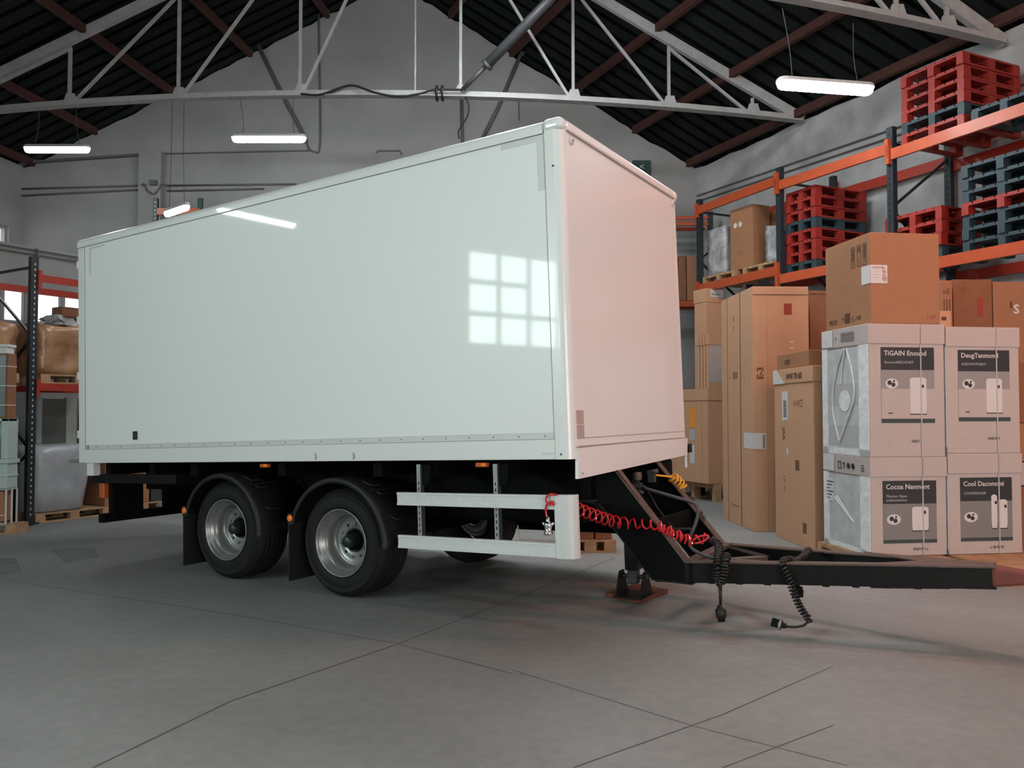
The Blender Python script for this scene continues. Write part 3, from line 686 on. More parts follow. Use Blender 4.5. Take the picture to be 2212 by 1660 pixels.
# brake and air lines on the drawbar
def onb(px, py, y): return TL(px, py, 1, y)
m = MB(); P = [onb(1285,1052,1.15), onb(1380,1052,1.15), onb(1400,1058,1.12), onb(1470,1078,1.10), onb(1500,1088,1.08), onb(1508,1105,1.05), onb(1503,1130,1.0), onb(1492,1158,.95), onb(1490,1175,.92), onb(1500,1190,.9), onb(1545,1207,.88), onb(1640,1215,.98), onb(1730,1222,1.1)]
m.tube(smooth_path(P,7), .015, 'dark_steel', 8); tag(m.build('bent_pipe', T), 'bent grey rod between the drawbar beams')
m = MB(); m.tube([onb(1398,1062,1.3), onb(1420,1100,1.2), onb(1455,1145,1.1)], .014, 'drawbar_paint', 7); m.tube([onb(1455,1143,1.15), onb(1492,1143,1.1)], .01, 'dark_steel', 6); m.build('brake_rod', T)
m = MB(); P = onb(1377,1030,1.2); m.lathe([(0,.04),(.035,.035),(.04,0),(.035,-.03)], 'drawbar_flange', Matrix.Translation(P), 14); m.tube([P, P+Vector((0,0,-.12)), P+Vector((.05,-.02,-.14))], .02, 'dark_steel', 8); m.cbox(P+Vector((.0,0,-.08)), (.07,.05,.05), 'dark_steel'); m.build('brake_valve', T)
m = MB(); P = onb(1408,1030,1.45); m.cbox(P, (.06,.05,.1), 'dark_steel'); m.tube([P+Vector((-.05,0,.03)), P+Vector((.06,0,.05))], .02, 'dark_steel', 8); m.build('hose_coupling', T)
m = MB(); m.tube(smooth_path([onb(1415,1027,1.55), onb(1435,1029,1.62), onb(1452,1031,1.68)],5), .009, 'yellow_hose', 7)
coil([onb(1450,1030,1.70), onb(1462,1040,1.75), onb(1472,1050,1.8), onb(1476,1060,1.8)], .045, 24, .0085, m, 'yellow_hose', 6); tag(m.build('air_line', T), 'yellow coiled air line')
# small fittings on the far beam
m = MB()
for px, py in ((1497,1078),(1513,1110),(1518,1120)): m.cbox(onb(px,py,1.72), (.04,.03,.04), 'drawbar_flange')
m.build('hose_clip', T)
# side tube above the red coil
m = MB(); P = [TL(1238,1083,1,.5), TL(1285,1083,1,.6), TL(1293,1090,1,.66), TL(1330,1130,1,.72), TL(1345,1134,1,.72), TL(1375,1136,1,.72)]
m.tube(smooth_path(P,5), .012, 'drawbar_paint', 7); m.build('brake_pipe', T)
# red coiled air hose
m = MB(); path = smooth_path([TL(1238,1096,1,.12), TL(1290,1116,1,.40), TL(1330,1128,1,.60), TL(1375,1132,1,.72), TL(1420,1136,1,.71), TL(1455,1152,1,.74), TL(1490,1167,1,.80), TL(1525,1163,1,.85)],5)
coil(path, lambda t: .036 if t > .5 else .045, 13, .0078, m, 'red_hose', 6)
coil(smooth_path([TL(1425,1140,1,.72), TL(1455,1155,1,.75), TL(1495,1172,1,.82)],4), .032, 28, .0078, m, 'red_hose', 6)
m.tube(smooth_path([TL(1496,1168,1,.8), TL(1510,1160,1,.8), TL(1530,1158,1,.82), TL(1520,1170,1,.8), TL(1500,1175,1,.8)],6), .008, 'red_hose', 7)
tag(m.build('coiled_hose', T), 'red coiled air hose')
m = MB(); m.tube(smooth_path([TL(1203,1070,1,-.006), TL(1190,1068,1,-.02), TL(1180,1076,1,-.02), TL(1183,1088,1,-.02), TL(1196,1090,1,-.015), TL(1192,1084,1,-.02), TL(1181,1092,1,-.02), TL(1179,1105,1,-.015), TL(1183,1124,1,-.012)],7), .0085, 'red_hose', 8)
tag(m.build('hose_tail', T), 'red hose end looped over the side guard')
m = MB(); P = TL(1184,1134,1,-.01); m.lathe([(0,.06),(.014,.06),(.016,.03),(.02,.02),(.03,.015),(.034,0),(.03,-.02),(.026,-.05),(.034,-.055),(.034,-.075),(.02,-.08),(0,-.08)], 'chrome', Matrix.Translation(P), 16)
m.tube([P+Vector((-.045,0,.02)), P+Vector((-.035,0,.0)), P+Vector((-.02,0,-.01))], .01, 'chrome', 7); m.tube([P+Vector((.045,0,.02)), P+Vector((.035,0,.0)), P+Vector((.02,0,-.01))], .01, 'chrome', 7)
tag(m.build('air_coupling', T), 'shiny metal air coupling')
# black coiled electric cables hanging over the drawbar
ef = .70
m = MB(); coil(smooth_path([TL(1536,1166,1,.86), TL(1552,1178,1,.83), TL(1552,1200,1,.76), TL(1549,1225,1,ef), TL(1549,1250,1,ef), TL(1556,1262,1,ef)],5), .027, 45, .0085, m, 'black_rubber', 6)
coil(smooth_path([TL(1570,1200,1,.80), TL(1567,1215,1,.72), TL(1563,1240,1,ef), TL(1556,1262,1,ef)],5), .027, 45, .0085, m, 'black_rubber', 6)
m.tube(smooth_path([TL(1530,1160,1,.86), TL(1545,1172,1,.85), TL(1558,1186,1,.8)],5), .009, 'black_rubber', 7)
m.tube([TL(1552,1258,1,ef), TL(1555,1285,1,ef), TL(1556,1312,1,ef)], .009, 'black_rubber', 7); m.tube([TL(1558,1262,1,ef), TL(1558,1290,1,ef), TL(1557,1312,1,ef)], .007, 'black_rubber', 7)
c1 = tag(m.build('electric_cable', T), 'black coiled cable bunched over the beam')
m = MB(); a, b_ = TL(1554,1308,1,ef), TL(1559,1343,1,ef); d = (b_-a); m.tube([a,a+d*.25,a+d*.26,a+d*.8,a+d*.81,b_], [.016,.028,.038,.036,.028,.028], 'black_rubber', 14); m.cbox(a+d*.5+Vector((.03,0,0)), (.02,.03,.05), 'black_rubber'); m.build('cable_plug', c1)
ef = .86
m = MB(); coil(smooth_path([TL(1747,1188,1,1.45), TL(1738,1200,1,1.30), TL(1722,1212,1,1.15), TL(1706,1210,1,1.0), TL(1693,1212,1,.95), TL(1692,1224,1,.88), TL(1704,1252,1,ef), TL(1716,1285,1,ef), TL(1730,1315,1,ef), TL(1745,1335,1,ef), TL(1747,1344,1,ef)],5), .022, 40, .0085, m, 'black_rubber', 6)
m.tube(smooth_path([TL(1746,1342,1,ef), TL(1737,1351,1,ef), TL(1718,1355,1,ef), TL(1698,1354,1,ef)],5), .009, 'black_rubber', 7)
c2 = tag(m.build('electric_cable', T), 'black coiled cable hanging nearly to the floor')
a, b_ = TL(1698,1354,1,ef), TL(1668,1344,1,ef); d = b_-a
m = MB(); m.tube([a,a+d*.3,a+d*.32,a+d*.55,a+d*.56,b_], [.016,.024,.038,.038,.032,.034], 'black_rubber', 14); m.tube([a+d*.32,a+d*.5], [.042,.042], 'galvanised', 14); m.build('cable_plug', c2)

# red plank under the jack foot
q0, q1, q2 = G(1306,1290,.0), G(1378,1305,.0), G(1444,1283,.0)
e1 = (q0-q1); e2 = (q2-q1); q3 = q0+e2
m = MB(); up = Vector((0,0,.04)); m.add([q1,q2,q3,q0,q1+up,q2+up,q3+up,q0+up], [(3,2,1,0),(4,5,6,7),(0,1,5,4),(1,2,6,5),(2,3,7,6),(3,0,4,7)], 'plank_red')
tag(m.build('wood_plank', bevel=.004), 'flat reddish board on the floor under the landing jack', 'board')
# ------------------------------------------------------------------ cartons
V2 = lambda v: Vector((v.x, v.y, 0))
class Crate:
    """a box standing on its near vertical edge: local x runs along the right face, local y into depth"""
    def __init__(s, name, label, cat, N, Rt, Lf, z0, z1, group=None, d=None, w=None):
        s.N = V2(N); bd = V2(Rt)-s.N; s.w = w or bd.length; s.rz = math.atan2(bd.y, bd.x)
        s.d = d or (V2(Lf)-s.N).length; s.z0 = z0; s.h = z1-z0
        s.t = thing(name, label, cat, (s.N.x, s.N.y, z0), s.rz, group)
    def body(s, mt, lid=0, lip=.012, bevel=.006, name='body', z0=0, z1=None, top=None):
        z1 = z1 or s.h; m = MB(); m.box((0,0,z0), (s.w,s.d,z1-(lid*.5 if lid else 0)), mt); o = m.build(name, s.t, bevel=bevel)
        if lid:
            m = MB(); m.box((-lip,-lip,z1-lid), (s.w+lip,s.d+lip,z1), top or mt); m.build('lid', s.t, bevel=bevel)
        return o
    # face matrices: F = right-hand (front) face, u rightwards; S = left-hand face, u from far edge to near edge
    def F(s, off=.002): return Matrix(((1,0,0,0),(0,0,1,-off),(0,1,0,0),(0,0,0,1)))
    def Sd(s, off=.002): return Matrix(((0,0,-1,-off),(-1,0,0,s.d),(0,1,0,0),(0,0,0,1)))
    def top_(s, off=.002): return Matrix(((1,0,0,0),(0,1,0,0),(0,0,1,s.h+off),(0,0,0,1)))
def rect(mb, M, u0, v0, u1, v1, mt, lift=0, th=.0015):
    mb.box((u0,v0,lift-.001) if 0 else (u0,v0,-.0015+lift), (u1,v1,th*.5+lift), mt, M @ Matrix.Scale(-1,4,(0,0,1)) @ Matrix.Scale(-1,4,(0,0,1)))
def FM(M):  # u,v,outward matrix from face matrix (third column is outward already for F = -y)
    return M
def face(cr, which, off=.002):
    if which == 'F': return Matrix(((1,0,0,0),(0,0,-1,-off),(0,1,0,0),(0,0,0,1)))
    return Matrix(((0,0,-1,-off),(-1,0,0,cr.d),(0,1,0,0),(0,0,0,1)))
def glyphs(mb, M, u, v, n, s_, mt, seed=1):
    """a row of small printed handling marks"""
    rnd = random.Random(seed)
    for k in range(n):
        x = u+k*s_*1.15; t = rnd.randint(0,3)
        if t == 0: mb.box((x,v,0),(x+s_*.9,v+s_*.12,.001),mt,M); mb.box((x,v+s_*.85,0),(x+s_*.9,v+s_,.001),mt,M); mb.box((x,v,0),(x+s_*.1,v+s_,.001),mt,M); mb.box((x+s_*.8,v,0),(x+s_*.9,v+s_,.001),mt,M)
        elif t == 1:
            mb.box((x+s_*.38,v,0),(x+s_*.52,v+s_*.7,.001),mt,M); mb.add([M@Vector(p) for p in ((x+s_*.1,v+s_*.65,.001),(x+s_*.8,v+s_*.65,.001),(x+s_*.45,v+s_,.001))],[(0,1,2)],mt)
        elif t == 2:
            mb.add([M@Vector((x+s_*.45+math.cos(R(a))*s_*.42,v+s_*.5+math.sin(R(a))*s_*.42,.001)) for a in range(0,360,30)],[tuple(range(12))],mt)
        else:
            for j in range(3): mb.box((x,v+s_*(.1+.3*j),0),(x+s_*(.5+.3*rnd.random()),v+s_*(.22+.3*j),.001),mt,M)
def barcode(mb, M, u, v, w_, h_, mt, vert=False):
    n = 9
    for k in range(n):
        if vert: mb.box((u,v+h_*k/n,0),(u+w_,v+h_*(k+.55)/n,.001),mt,M)
        else: mb.box((u+w_*k/n,v,0),(u+w_*(k+.55)/n,v+h_,.001),mt,M)
def outline(mb, M, u0, v0, u1, v1, t, mt):
    for a in ((u0,v0,u1,v0+t),(u0,v1-t,u1,v1),(u0,v0,u0+t,v1),(u1-t,v0,u1,v1)): mb.box((a[0],a[1],0),(a[2],a[3],.001),mt,M)
def zat(px, py, P):                      # height of the ray above a ground point
    d = ray(px, py); return CH+d.z*(P.y/d.y)

# ------------------------------------------------------------------ pallets
def make_pallet(label, Lx, Wy, H, mt, group=None, name='pallet'):
    t = thing(name, label, 'pallet', (0,0,0), 0, group)
    m = MB(); n = 7
    for k in range(n): m.box((0,Wy*k/n+.008,H*.85),(Lx,Wy*(k+1)/n-.012,H), mt)
    for x in (0,.5,1): m.box((max(0,x*Lx-.07-(.07 if x==1 else 0)) if x else 0,0,H*.72),((x*Lx+.07) if x==.5 else (.14 if x==0 else Lx),Wy,H*.85), mt)
    m.build('deck', t)
    for y in (0,.5,1):
        y0 = y*(Wy-.10); m = MB(); m.box((0,y0,0),(Lx,y0+.10,H*.15), mt); m.build('runner', t)
        for x in (0,.5,1):
            x0 = x*(Lx-.145); m = MB(); m.box((x0,y0,H*.15),(x0+.145,y0+.10,H*.72), mt); m.build('block', t)
    return t
PROTO = {}
def pallet(P, rz, Lx, Wy, H, mt, label, group=None):
    k = (round(Lx,3), round(Wy,3), round(H,3), mt)
    if k in PROTO: t = copy_tree(PROTO[k]); t['label'] = label
    else: t = PROTO[k] = make_pallet(label, Lx, Wy, H, mt)
    if 'group' in t: del t['group']
    if group: t['group'] = group
    t.location = P; t.rotation_euler = (0,0,rz); return t

# ------------------------------------------------------------------ air conditioner cartons, two by two, in front
PZ = .16
N1 = G(1883,1203,PZ); L1 = G(1778,1181,PZ); R1 = G(2046,1199,PZ)
_e = (V2(R1)-V2(N1)).normalized(); N2 = V2(R1)+_e*.03; _c = (2201-1106)/FOC*1.001; _s = (_c*N2.y-N2.x)/(_e.x-_c*_e.y); R2 = N2+_e*_s; L2 = L1
ACD = .95
zm = zat(1883,988,N1); zt = zat(1883,699,N1); zm2 = zat(2052,980,N2); zt2 = zat(2052,706,N2)
def ac_box(label, N, Rt, Lf, z0, z1, title, sub, foot, kind, lidh, seed, sidelabel=True, drapes=True):
    c = Crate('appliance_carton', label, 'carton', N, Rt, None, z0, z1, 'white boxed appliances stacked two by two', ACD)
    c.body('white_carton', lidh, .010)
    h = c.h-lidh; F = face(c,'F',.002); m = MB(); w_ = c.w
    u0, u1, v0, v1 = w_*.155, w_*.865, h*.30, h*.97
    if kind == 'low': v0, v1 = h*.16, h*.95
    m.box((u0,v0,0),(u1,v1,.002),'print_mid' if kind=='up' else 'print_grey',F)
    hd = v0+(v1-v0)*(.70 if kind=='up' else .63)
    m.box((u0,hd,.001),(u1,v1,.003),'print_dark',F)
    vs = v0+(v1-v0)*(.0 if kind=='up' else .0); m.box((u0,vs,.001),(u1,vs+(v1-v0)*.055,.003),'print_green',F)
    if kind == 'up': m.box((u0,vs+(v1-v0)*.055,.001),(u1,vs+(v1-v0)*.45,.0028),'white_carton',F)
    ts = w_*.086
    m.text(title, ts, 'paper', F @ Matrix.Translation((u0+w_*.04, v1-(v1-hd)*.36, .0035)), .001)
    m.text(sub, ts*.55, 'paper_grey', F @ Matrix.Translation((u0+w_*.045, v1-(v1-hd)*.72, .0035)))
    # little photograph, body text and the appliance
    pc = u0+w_*.14; pv = v0+(v1-v0)*(.52 if kind=='up' else .38)
    m.add([F @ Vector((pc+math.cos(R(a))*w_*.085*(1 if kind=='up' else 1.1), pv+math.sin(R(a))*w_*.065, .0035)) for a in range(0,360,24)], [tuple(range(15))], 'paper')
    for du, dv, rr in ((-.03,.01,.03),(.02,-.015,.028),(.03,.03,.014)):
        m.add([F @ Vector((pc+w_*du+math.cos(R(a))*w_*rr, pv+w_*dv+math.sin(R(a))*w_*rr, .0042)) for a in range(0,360,40)], [tuple(range(9))], 'print_dark')
    if kind == 'up':
        for k in range(4): m.box((u0+w_*.08,pv-w_*.14-k*w_*.035,.003),(u0+w_*(.26+.02*(k%3)),pv-w_*.128-k*w_*.035,.0036),'paper_grey',F)
        m.box((u0+w_*.09,vs+(v1-v0)*.12,.003),(u0+w_*.15,vs+(v1-v0)*.135,.0036),'print_dark',F)
    def appliance(a0, b0, a1, b1):
        pts = [(a0+.01*w_,b0),(a1-.01*w_,b0),(a1,b0+(b1-b0)*.2),(a1,b1-.02*w_),(a1-.03*w_,b1),(a0+.03*w_,b1),(a0,b1-.02*w_),(a0,b0+(b1-b0)*.2)]
        m.add([F @ Vector((a,b_,.0045)) for a,b_ in pts], [tuple(range(8))], 'paper')
        m.box((a0,b0-.012*w_,.004),(a1,b0,.0046),'print_dark',F); m.add([F @ Vector((a0+(a1-a0)*.78+math.cos(R(a))*w_*.018, b0+(b1-b0)*.76+math.sin(R(a))*w_*.022, .0052)) for a in range(0,360,36)], [tuple(range(10))], 'print_dark')
    if kind == 'up': appliance(u0+w_*.38, vs+(v1-v0)*.12, u0+w_*.60, hd-(v1-v0)*.10)
    elif 'Daco' in title: appliance(u0+w_*.42, v0+(v1-v0)*.2, u0+w_*.50, hd+(v1-v0)*.10); appliance(u0+w_*.52, v0+(v1-v0)*.2, u0+w_*.64, hd+(v1-v0)*.02)
    else: appliance(u0+w_*.38, v0+(v1-v0)*.2, u0+w_*.60, hd-(v1-v0)*.05)
    for k in range(4): m.box((w_*.20+k*w_*.035,v0*.42,0),(w_*.225+k*w_*.035,v0*.42+.014,.001),'paper_grey',F)
    m.text(foot, ts*.55, 'print_dark', F @ Matrix.Translation((w_*.55, v0*.42, .001)))
    m.build('printed_panel', c.t)
    s_ = MB(); s_.box((w_*.675,0,.004),(w_*.69,c.h,.008),'strap_grey',F); s_.build('strap', c.t)
    # stretch film drapes over the left-hand side with an instruction print behind it
    Sx = face(c,'S',.003); m = MB(); d = c.d
    m.box((d*.12,h*.06,0),(d*.80,h*.985,.002),'film_grey',Sx)
    if kind == 'up':
        m.box((d*.13,h*.45,.001),(d*.79,h*.66,.003),'paper_grey',Sx); m.box((d*.13,h*.08,.001),(d*.79,h*.27,.003),'paper_grey',Sx)
        hose = [(.50,.985),(.34,.80),(.24,.55),(.26,.35),(.38,.12)]; hose2 = [(.56,.985),(.68,.75),(.72,.55),(.62,.40),(.38,.12)]
        for hs in (hose, hose2, [(.53,.985),(.46,.8),(.44,.66)]): m.tube(smooth_path([Sx @ Vector((a*d,b_*h,.010)) for a,b_ in hs],5), .010, 'film', 6)
        m.add([Sx @ Vector((d*(.50+.13*math.cos(R(a))),h*(.50+.10*math.sin(R(a))),.006)) for a in range(0,360,30)], [tuple(range(12))], 'film')
    else:
        m.box((d*.05,h*.60,.003),(d*.22,h*.92,.006),'paper',Sx)
        for k in range(6): m.box((d*.07,h*(.63+k*.045),.006),(d*(.14+.04*(k%3)),h*(.645+k*.045),.007),'print_dark',Sx)
        m.tube([Sx @ Vector((d*.25,h*.66,.008)), Sx @ Vector((d*.62,h*.40,.008))], .006, 'film', 6); m.tube([Sx @ Vector((d*.30,h*.68,.008)), Sx @ Vector((d*.66,h*.38,.008))], .005, 'film', 6)
    m.build('side_print', c.t)
    f = MB(); rnd = random.Random(seed)
    for (a, b_) in ((-.01,.12),(.80,1.0)): f.box((d*a,h*.0,.001),(d*b_,h*1.0,.007),'film',Sx)
    f.box((0,0,.001),(d,h*.06,.007),'film',Sx)
    f.build('stretch_film', c.t)
    lm = MB(); Ml = face(c,'S',.015)
    lm.box((0,h+lidh*.08,0),(d*.26,c.h-.005,.001),'paper',Ml); glyphs(lm, Ml, d*.05, h+lidh*.3, 2, .05, 'paper_grey', seed)
    if kind == 'up':
        glyphs(lm, Ml, d*.30, h+lidh*.35, 1, .05, 'ink_brown', 3)
        for k in range(3): lm.box((d*.44,h+lidh*(.28+.17*k),0),(d*.72,h+lidh*(.40+.17*k),.001),'print_grey',Ml)
    else:
        glyphs(lm, Ml, d*.34, h+lidh*.25, 4, .08, 'print_dark', seed+3); glyphs(lm, Ml, d*.84, h+lidh*.2, 1, .09, 'print_dark', 9)
    lm.build('lid_print', c.t)
    return c
c11 = ac_box('white appliance carton at lower left of the block, on the pallet behind the drawbar', N1, R1, L1, PZ, zm-.002, 'Cocoa Nanment', 'Mantien Slipan\nandaratuanton', 'ENE:WS a', 'low', (zm-PZ)*.20, 11)
c21 = ac_box('white appliance carton at lower right of the block, its print showing two appliances', N2, R2, L2, PZ, zm2-.002, 'Cool Daconomi', 'COOPERADER', 'o SB B AS', 'low', (zm2-PZ)*.20, 15)
c12 = ac_box('white appliance carton at upper left, directly under the big brown carton', N1, R1, L1, zm, zt, 'TiGAIN Enound', 'Enorm.ARBOONET', 'IAIET', 'up', .215, 21)
c22 = ac_box('white appliance carton at upper right of the block with nothing on top', N2, R2, L2, zm2, zt2, 'DeugTanmond', 'AGDONTFLBNT', 'ENE:WS', 'up', .215, 27)
# wooden pallets under them
rzp = math.atan2((R1-N1).y, (R1-N1).x)
ex = Vector((math.cos(rzp), math.sin(rzp), 0)); ey = Vector((-ex.y, ex.x, 0))
pallet(V2(N1)-ex*.05-ey*.25, rzp, .85, 1.3, .155, 'pallet_wood', 'wooden pallet under the left pair of white appliance cartons')
pallet(V2(N2)-ex*.0-ey*.86, rzp, 1.02, 1.84, .155, 'pallet_wood', 'wooden pallet under the right pair of white appliance cartons')

# big brown carton on top
z0 = zt+.003; NB = at(1881,697,N1.y+.02); LB = at(1773,697,1); 
def gz_(px, py, z): return G(px, py, z)
hB = zat(1880,501,N1)-z0
NBp = V2(N1)+ex*.035+ey*.005; wB = .80*(2031-1881)/(2046-1883)*1.0
bB = Crate('cardboard_carton', 'large brown carton standing on top of the white appliance cartons', 'carton', NBp, NBp+ex*((V2(R1)-V2(N1)).length*.925), None, z0, z0+hB, None, .93)
bB.body('cardboard', 0)
Fm, Sm = face(bB,'F'), face(bB,'S'); m = MB(); d, h, w_ = bB.d, bB.h, bB.w
for k, u in enumerate((.60,.73,.85)):
    outline(m, Sm, d*u, h*.66, d*(u+.08), h*.90, .006, 'ink_brown')
    m.box((d*(u+.02),h*(.82 if k==1 else .74),0),(d*(u+.06),h*.88,.001),'ink_brown',Sm)
    m.box((d*(u+.035),h*.68,0),(d*(u+.045),h*.75,.001),'ink_brown',Sm)
glyphs(m, Sm, d*.36, h*.50, 2, .07, 'ink_faint', 5); glyphs(m, Sm, d*.42, h*.42, 1, .05, 'ink_faint', 8)
m.text('9010', .085, 'ink_brown', Sm @ Matrix.Translation((d*.08,h*.055,.0)), .002); m.text('*', .09, 'ink_brown', Sm @ Matrix.Translation((d*.38,h*.06,.0)))
barcode(m, Sm, d*.44, h*.05, d*.12, h*.12, 'ink_brown', True); m.text('( .-=0', .08, 'ink_brown', Sm @ Matrix.Translation((d*.60,h*.06,0)), .001)
m.text('1 CP', .05, 'ink_red', Fm @ Matrix.Translation((w_*.80,h*.06,0))); m.build('printed_marks', bB.t)
m = MB(); m.box((0,h*.44,0),(w_*.24,h*.64,.002),'paper',Fm); m.box((d*.82,h*.44,0),(d+.002,h*.64,.002),'paper',Sm)
m.text('@NET', .055, 'ink_red', Fm @ Matrix.Translation((w_*.215,h*.46,.003)) @ Matrix.Rotation(R(90),4,'Z'))
for k in range(4): m.box((w_*.03,h*(.50+.03*k),.002),(w_*(.12+.02*(k%2)),h*(.506+.03*k),.003),'paper_grey',Fm)
m.box((w_*.03,h*.61,.002),(w_*.18,h*.617,.003),'ink_red',Fm); glyphs(m, Sm, d*.87, h*.50, 1, .06, 'print_dark', 2); tag(m.build('shipping_label', bB.t), 'white label wrapped round the corner')
# ------------------------------------------------------------------ tall cartons by the aisle
def plain(label, nearpx, rightpx, leftpx, toppx, z0=0, mt='cardboard', lid=0, name='cardboard_carton', group=None, d=None, w=None, bev=.006):
    N = G(*nearpx, z0); Rt = G(*rightpx, z0) if rightpx else None; Lf = G(*leftpx, z0) if leftpx else None
    if w and Lf is not None:
        g = (V2(Lf)-V2(N)).normalized(); Rt = V2(N)+Vector((g.y,-g.x,0))*w
    elif Rt is None: Rt = V2(N)+ex*w
    z1 = zat(nearpx[0], toppx, N)
    c = Crate(name, label, 'carton', N, Rt, Lf, z0, z1, group, d, w); c.body(mt, lid, bevel=bev); return c
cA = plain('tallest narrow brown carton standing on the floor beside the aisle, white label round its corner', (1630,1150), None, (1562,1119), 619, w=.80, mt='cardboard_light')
h, d, w_ = cA.h, cA.d, cA.w; Fm, Sm = face(cA,'F'), face(cA,'S')
m = MB(); m.box((d*.20,0,0),(d*.208,h,.001),'ink_brown',Sm); m.box((d*.62,0,0),(d*.635,h,.001),'ink_brown',Sm)
m.box((w_*.005,h*.965,0),(w_*.98,h*.968,.001),'ink_brown',Fm); m.box((w_*.25,0,0),(w_*.252,h*.965,.001),'tape_brown',Fm); m.build('seam', cA.t)
m = MB(); glyphs(m, Sm, d*.40, h*.88, 1, .10, 'ink_faint', 5); glyphs(m, Sm, d*.40, h*.84, 1, .08, 'ink_faint', 6)
barcode(m, Sm, d*.38, h*.63, d*.16, h*.03, 'ink_faint'); m.text('T', .08, 'ink_faint', Sm @ Matrix.Translation((d*.26,h*.63,0))); m.text(':', .12, 'ink_brown', Sm @ Matrix.Translation((d*.75,h*.62,0)))
m.box((d*.28,h*.075,0),(d*.56,h*.082,.001),'ink_faint',Sm)
m.text('E-3', .13, 'ink_brown', Fm @ Matrix.Translation((w_*.18,h*.62,0)) @ Matrix.Rotation(R(90),4,'Z'), .003)
m.box((w_*.56,h*.885,0),(w_*.70,h*.93,.001),'ink_red',Fm); m.box((w_*.66,h*.77,0),(w_*.72,h*.776,.001),'paper',Fm); m.box((w_*.66,h*.745,0),(w_*.72,h*.752,.001),'paper',Fm); m.build('printed_marks', cA.t)
m = MB(); m.box((d*.72,h*.335,0),(d+.002,h*.40,.002),'paper',Sm); m.box((0,h*.335,0),(w_*.22,h*.40,.002),'paper',Fm); barcode(m, Fm @ Matrix.Translation((0,0,.002)), w_*.16, h*.34, w_*.04, h*.055, 'print_dark', True); glyphs(m, Sm @ Matrix.Translation((0,0,.002)), d*.80, h*.36, 2, .05, 'paper_grey', 3); tag(m.build('shipping_label', cA.t), 'white label wrapped round the corner')
cA2 = plain('tall brown carton half hidden just right of the tallest carton', (1755,1140), (1800,1139), (1740,1120), 628, d=.6, mt='cardboard_dark')
m = MB(); Fm = face(cA2,'F'); m.box((0,cA2.h*.985,0),(cA2.w,cA2.h*.988,.001),'ink_brown',Fm); glyphs(m, Fm, .02, cA2.h*.08, 1, .10, 'ink_brown', 2); m.build('seam', cA2.t)
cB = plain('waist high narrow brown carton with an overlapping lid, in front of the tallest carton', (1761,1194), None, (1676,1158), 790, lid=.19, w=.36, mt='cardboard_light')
h, d, w_ = cB.h, cB.d, cB.w; Sm = face(cB,'S',.002); Sl = face(cB,'S',.0145)
m = MB(); m.add([Sl @ Vector(p) for p in ((0,h-.19,.001),(0,h,.001),(d*.10,h,.001),(d*.32,h-.19,.001))], [(0,1,2,3)][:1], 'paper'); m.box((d*.22,h*.70,0),(d*.38,h*.87,.002),'paper',Sm); barcode(m, Sm @ Matrix.Translation((0,0,.002)), d*.26, h*.72, d*.08, h*.10, 'print_dark', True); tag(m.build('shipping_label', cB.t), 'white paper labels')
m = MB(); m.text('WW 70 60', .11, 'ink_brown', Sl @ Matrix.Translation((d*.36,h-.14,.001)), .002); glyphs(m, Sm, d*.52, h*.78, 3, .09, 'ink_faint', 5)
m.text('IRR', .12, 'ink_brown', Sm @ Matrix.Translation((d*.22,h*.66,0)) @ Matrix.Rotation(R(-90),4,'Z')); barcode(m, Sm, d*.55, h*.42, d*.10, h*.06, 'ink_brown', True); barcode(m, Sm, d*.72, h*.08, d*.09, h*.06, 'ink_brown', True)
m.add([Sm @ Vector((d*.35+math.cos(R(a))*.04,h*.52+math.sin(R(a))*.045,.001)) for a in range(0,360,30)], [tuple(range(12))], 'paper'); m.text('LP 60', .10, 'ink_faint', Sm @ Matrix.Translation((d*.24,h*.38,0)) @ Matrix.Rotation(R(-90),4,'Z')); m.build('printed_marks', cB.t)
NB2 = V2(cB.N)+(V2(G(1676,1158))-V2(cB.N)).normalized()*.12
cS = Crate('cardboard_carton', 'small flat brown carton lying on the lidded waist high carton', 'carton', NB2, NB2+ex*.40, None, cB.h, cB.h+.20, None, cB.d*.82, .42)
cS.rz = cB.rz; cS.t.rotation_euler.z = cB.rz; cS.body('cardboard')
m = MB(); m.text('VXSE', .085, 'ink_brown', face(cS,'S') @ Matrix.Translation((cS.d*.25,.06,0)), .002); m.build('printed_marks', cS.t)

# ------------------------------------------------------------------ stack on the far pallet
lz = .34
NP = G(1545,1046,lz); 
farN = V2(NP); fd = Vector((-.41,.912,0)); fx = Vector((.912,.41,0)); frz = math.atan2(fx.y, fx.x)
pallet(farN-fx*.0, frz, 1.0, 1.35, .338, 'pallet_wood', 'wooden pallet on the floor under the cartons beside the trailer front')
def stackbox(label, px, z0, z1, w, d, mt='cardboard', lid=0, base=farN, name='cardboard_carton'):
    c = Crate(name, label, 'carton', base, base+fx*w, None, z0, z1, None, d, w); c.body(mt, lid); return c
kx = farN-fx*.14+fd*.02
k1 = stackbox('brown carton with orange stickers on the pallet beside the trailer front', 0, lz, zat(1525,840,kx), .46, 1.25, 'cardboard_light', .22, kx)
Sm = face(k1,'S'); m = MB()
m.box((k1.d*.55,k1.h*.58,0),(k1.d*.72,k1.h*.80,.002),'orange_print',Sm); m.box((k1.d*.55,k1.h*.45,0),(k1.d*.69,k1.h*.57,.002),'paper_grey',Sm); m.box((k1.d*.56,k1.h*.20,0),(k1.d*.68,k1.h*.40,.002),'paper',Sm); m.box((k1.d*.86,0,0),(k1.d*.865,k1.h,.001),'tape_brown',Sm); tag(m.build('sticker', k1.t), 'orange and white stickers')
k1b = stackbox('pale grey boxed panel standing between the stickered carton and the tallest carton', 0, lz+.28, zat(1553,872,kx), .30, .12, 'wrap_white', 0, kx+fx*.48-fd*.0)
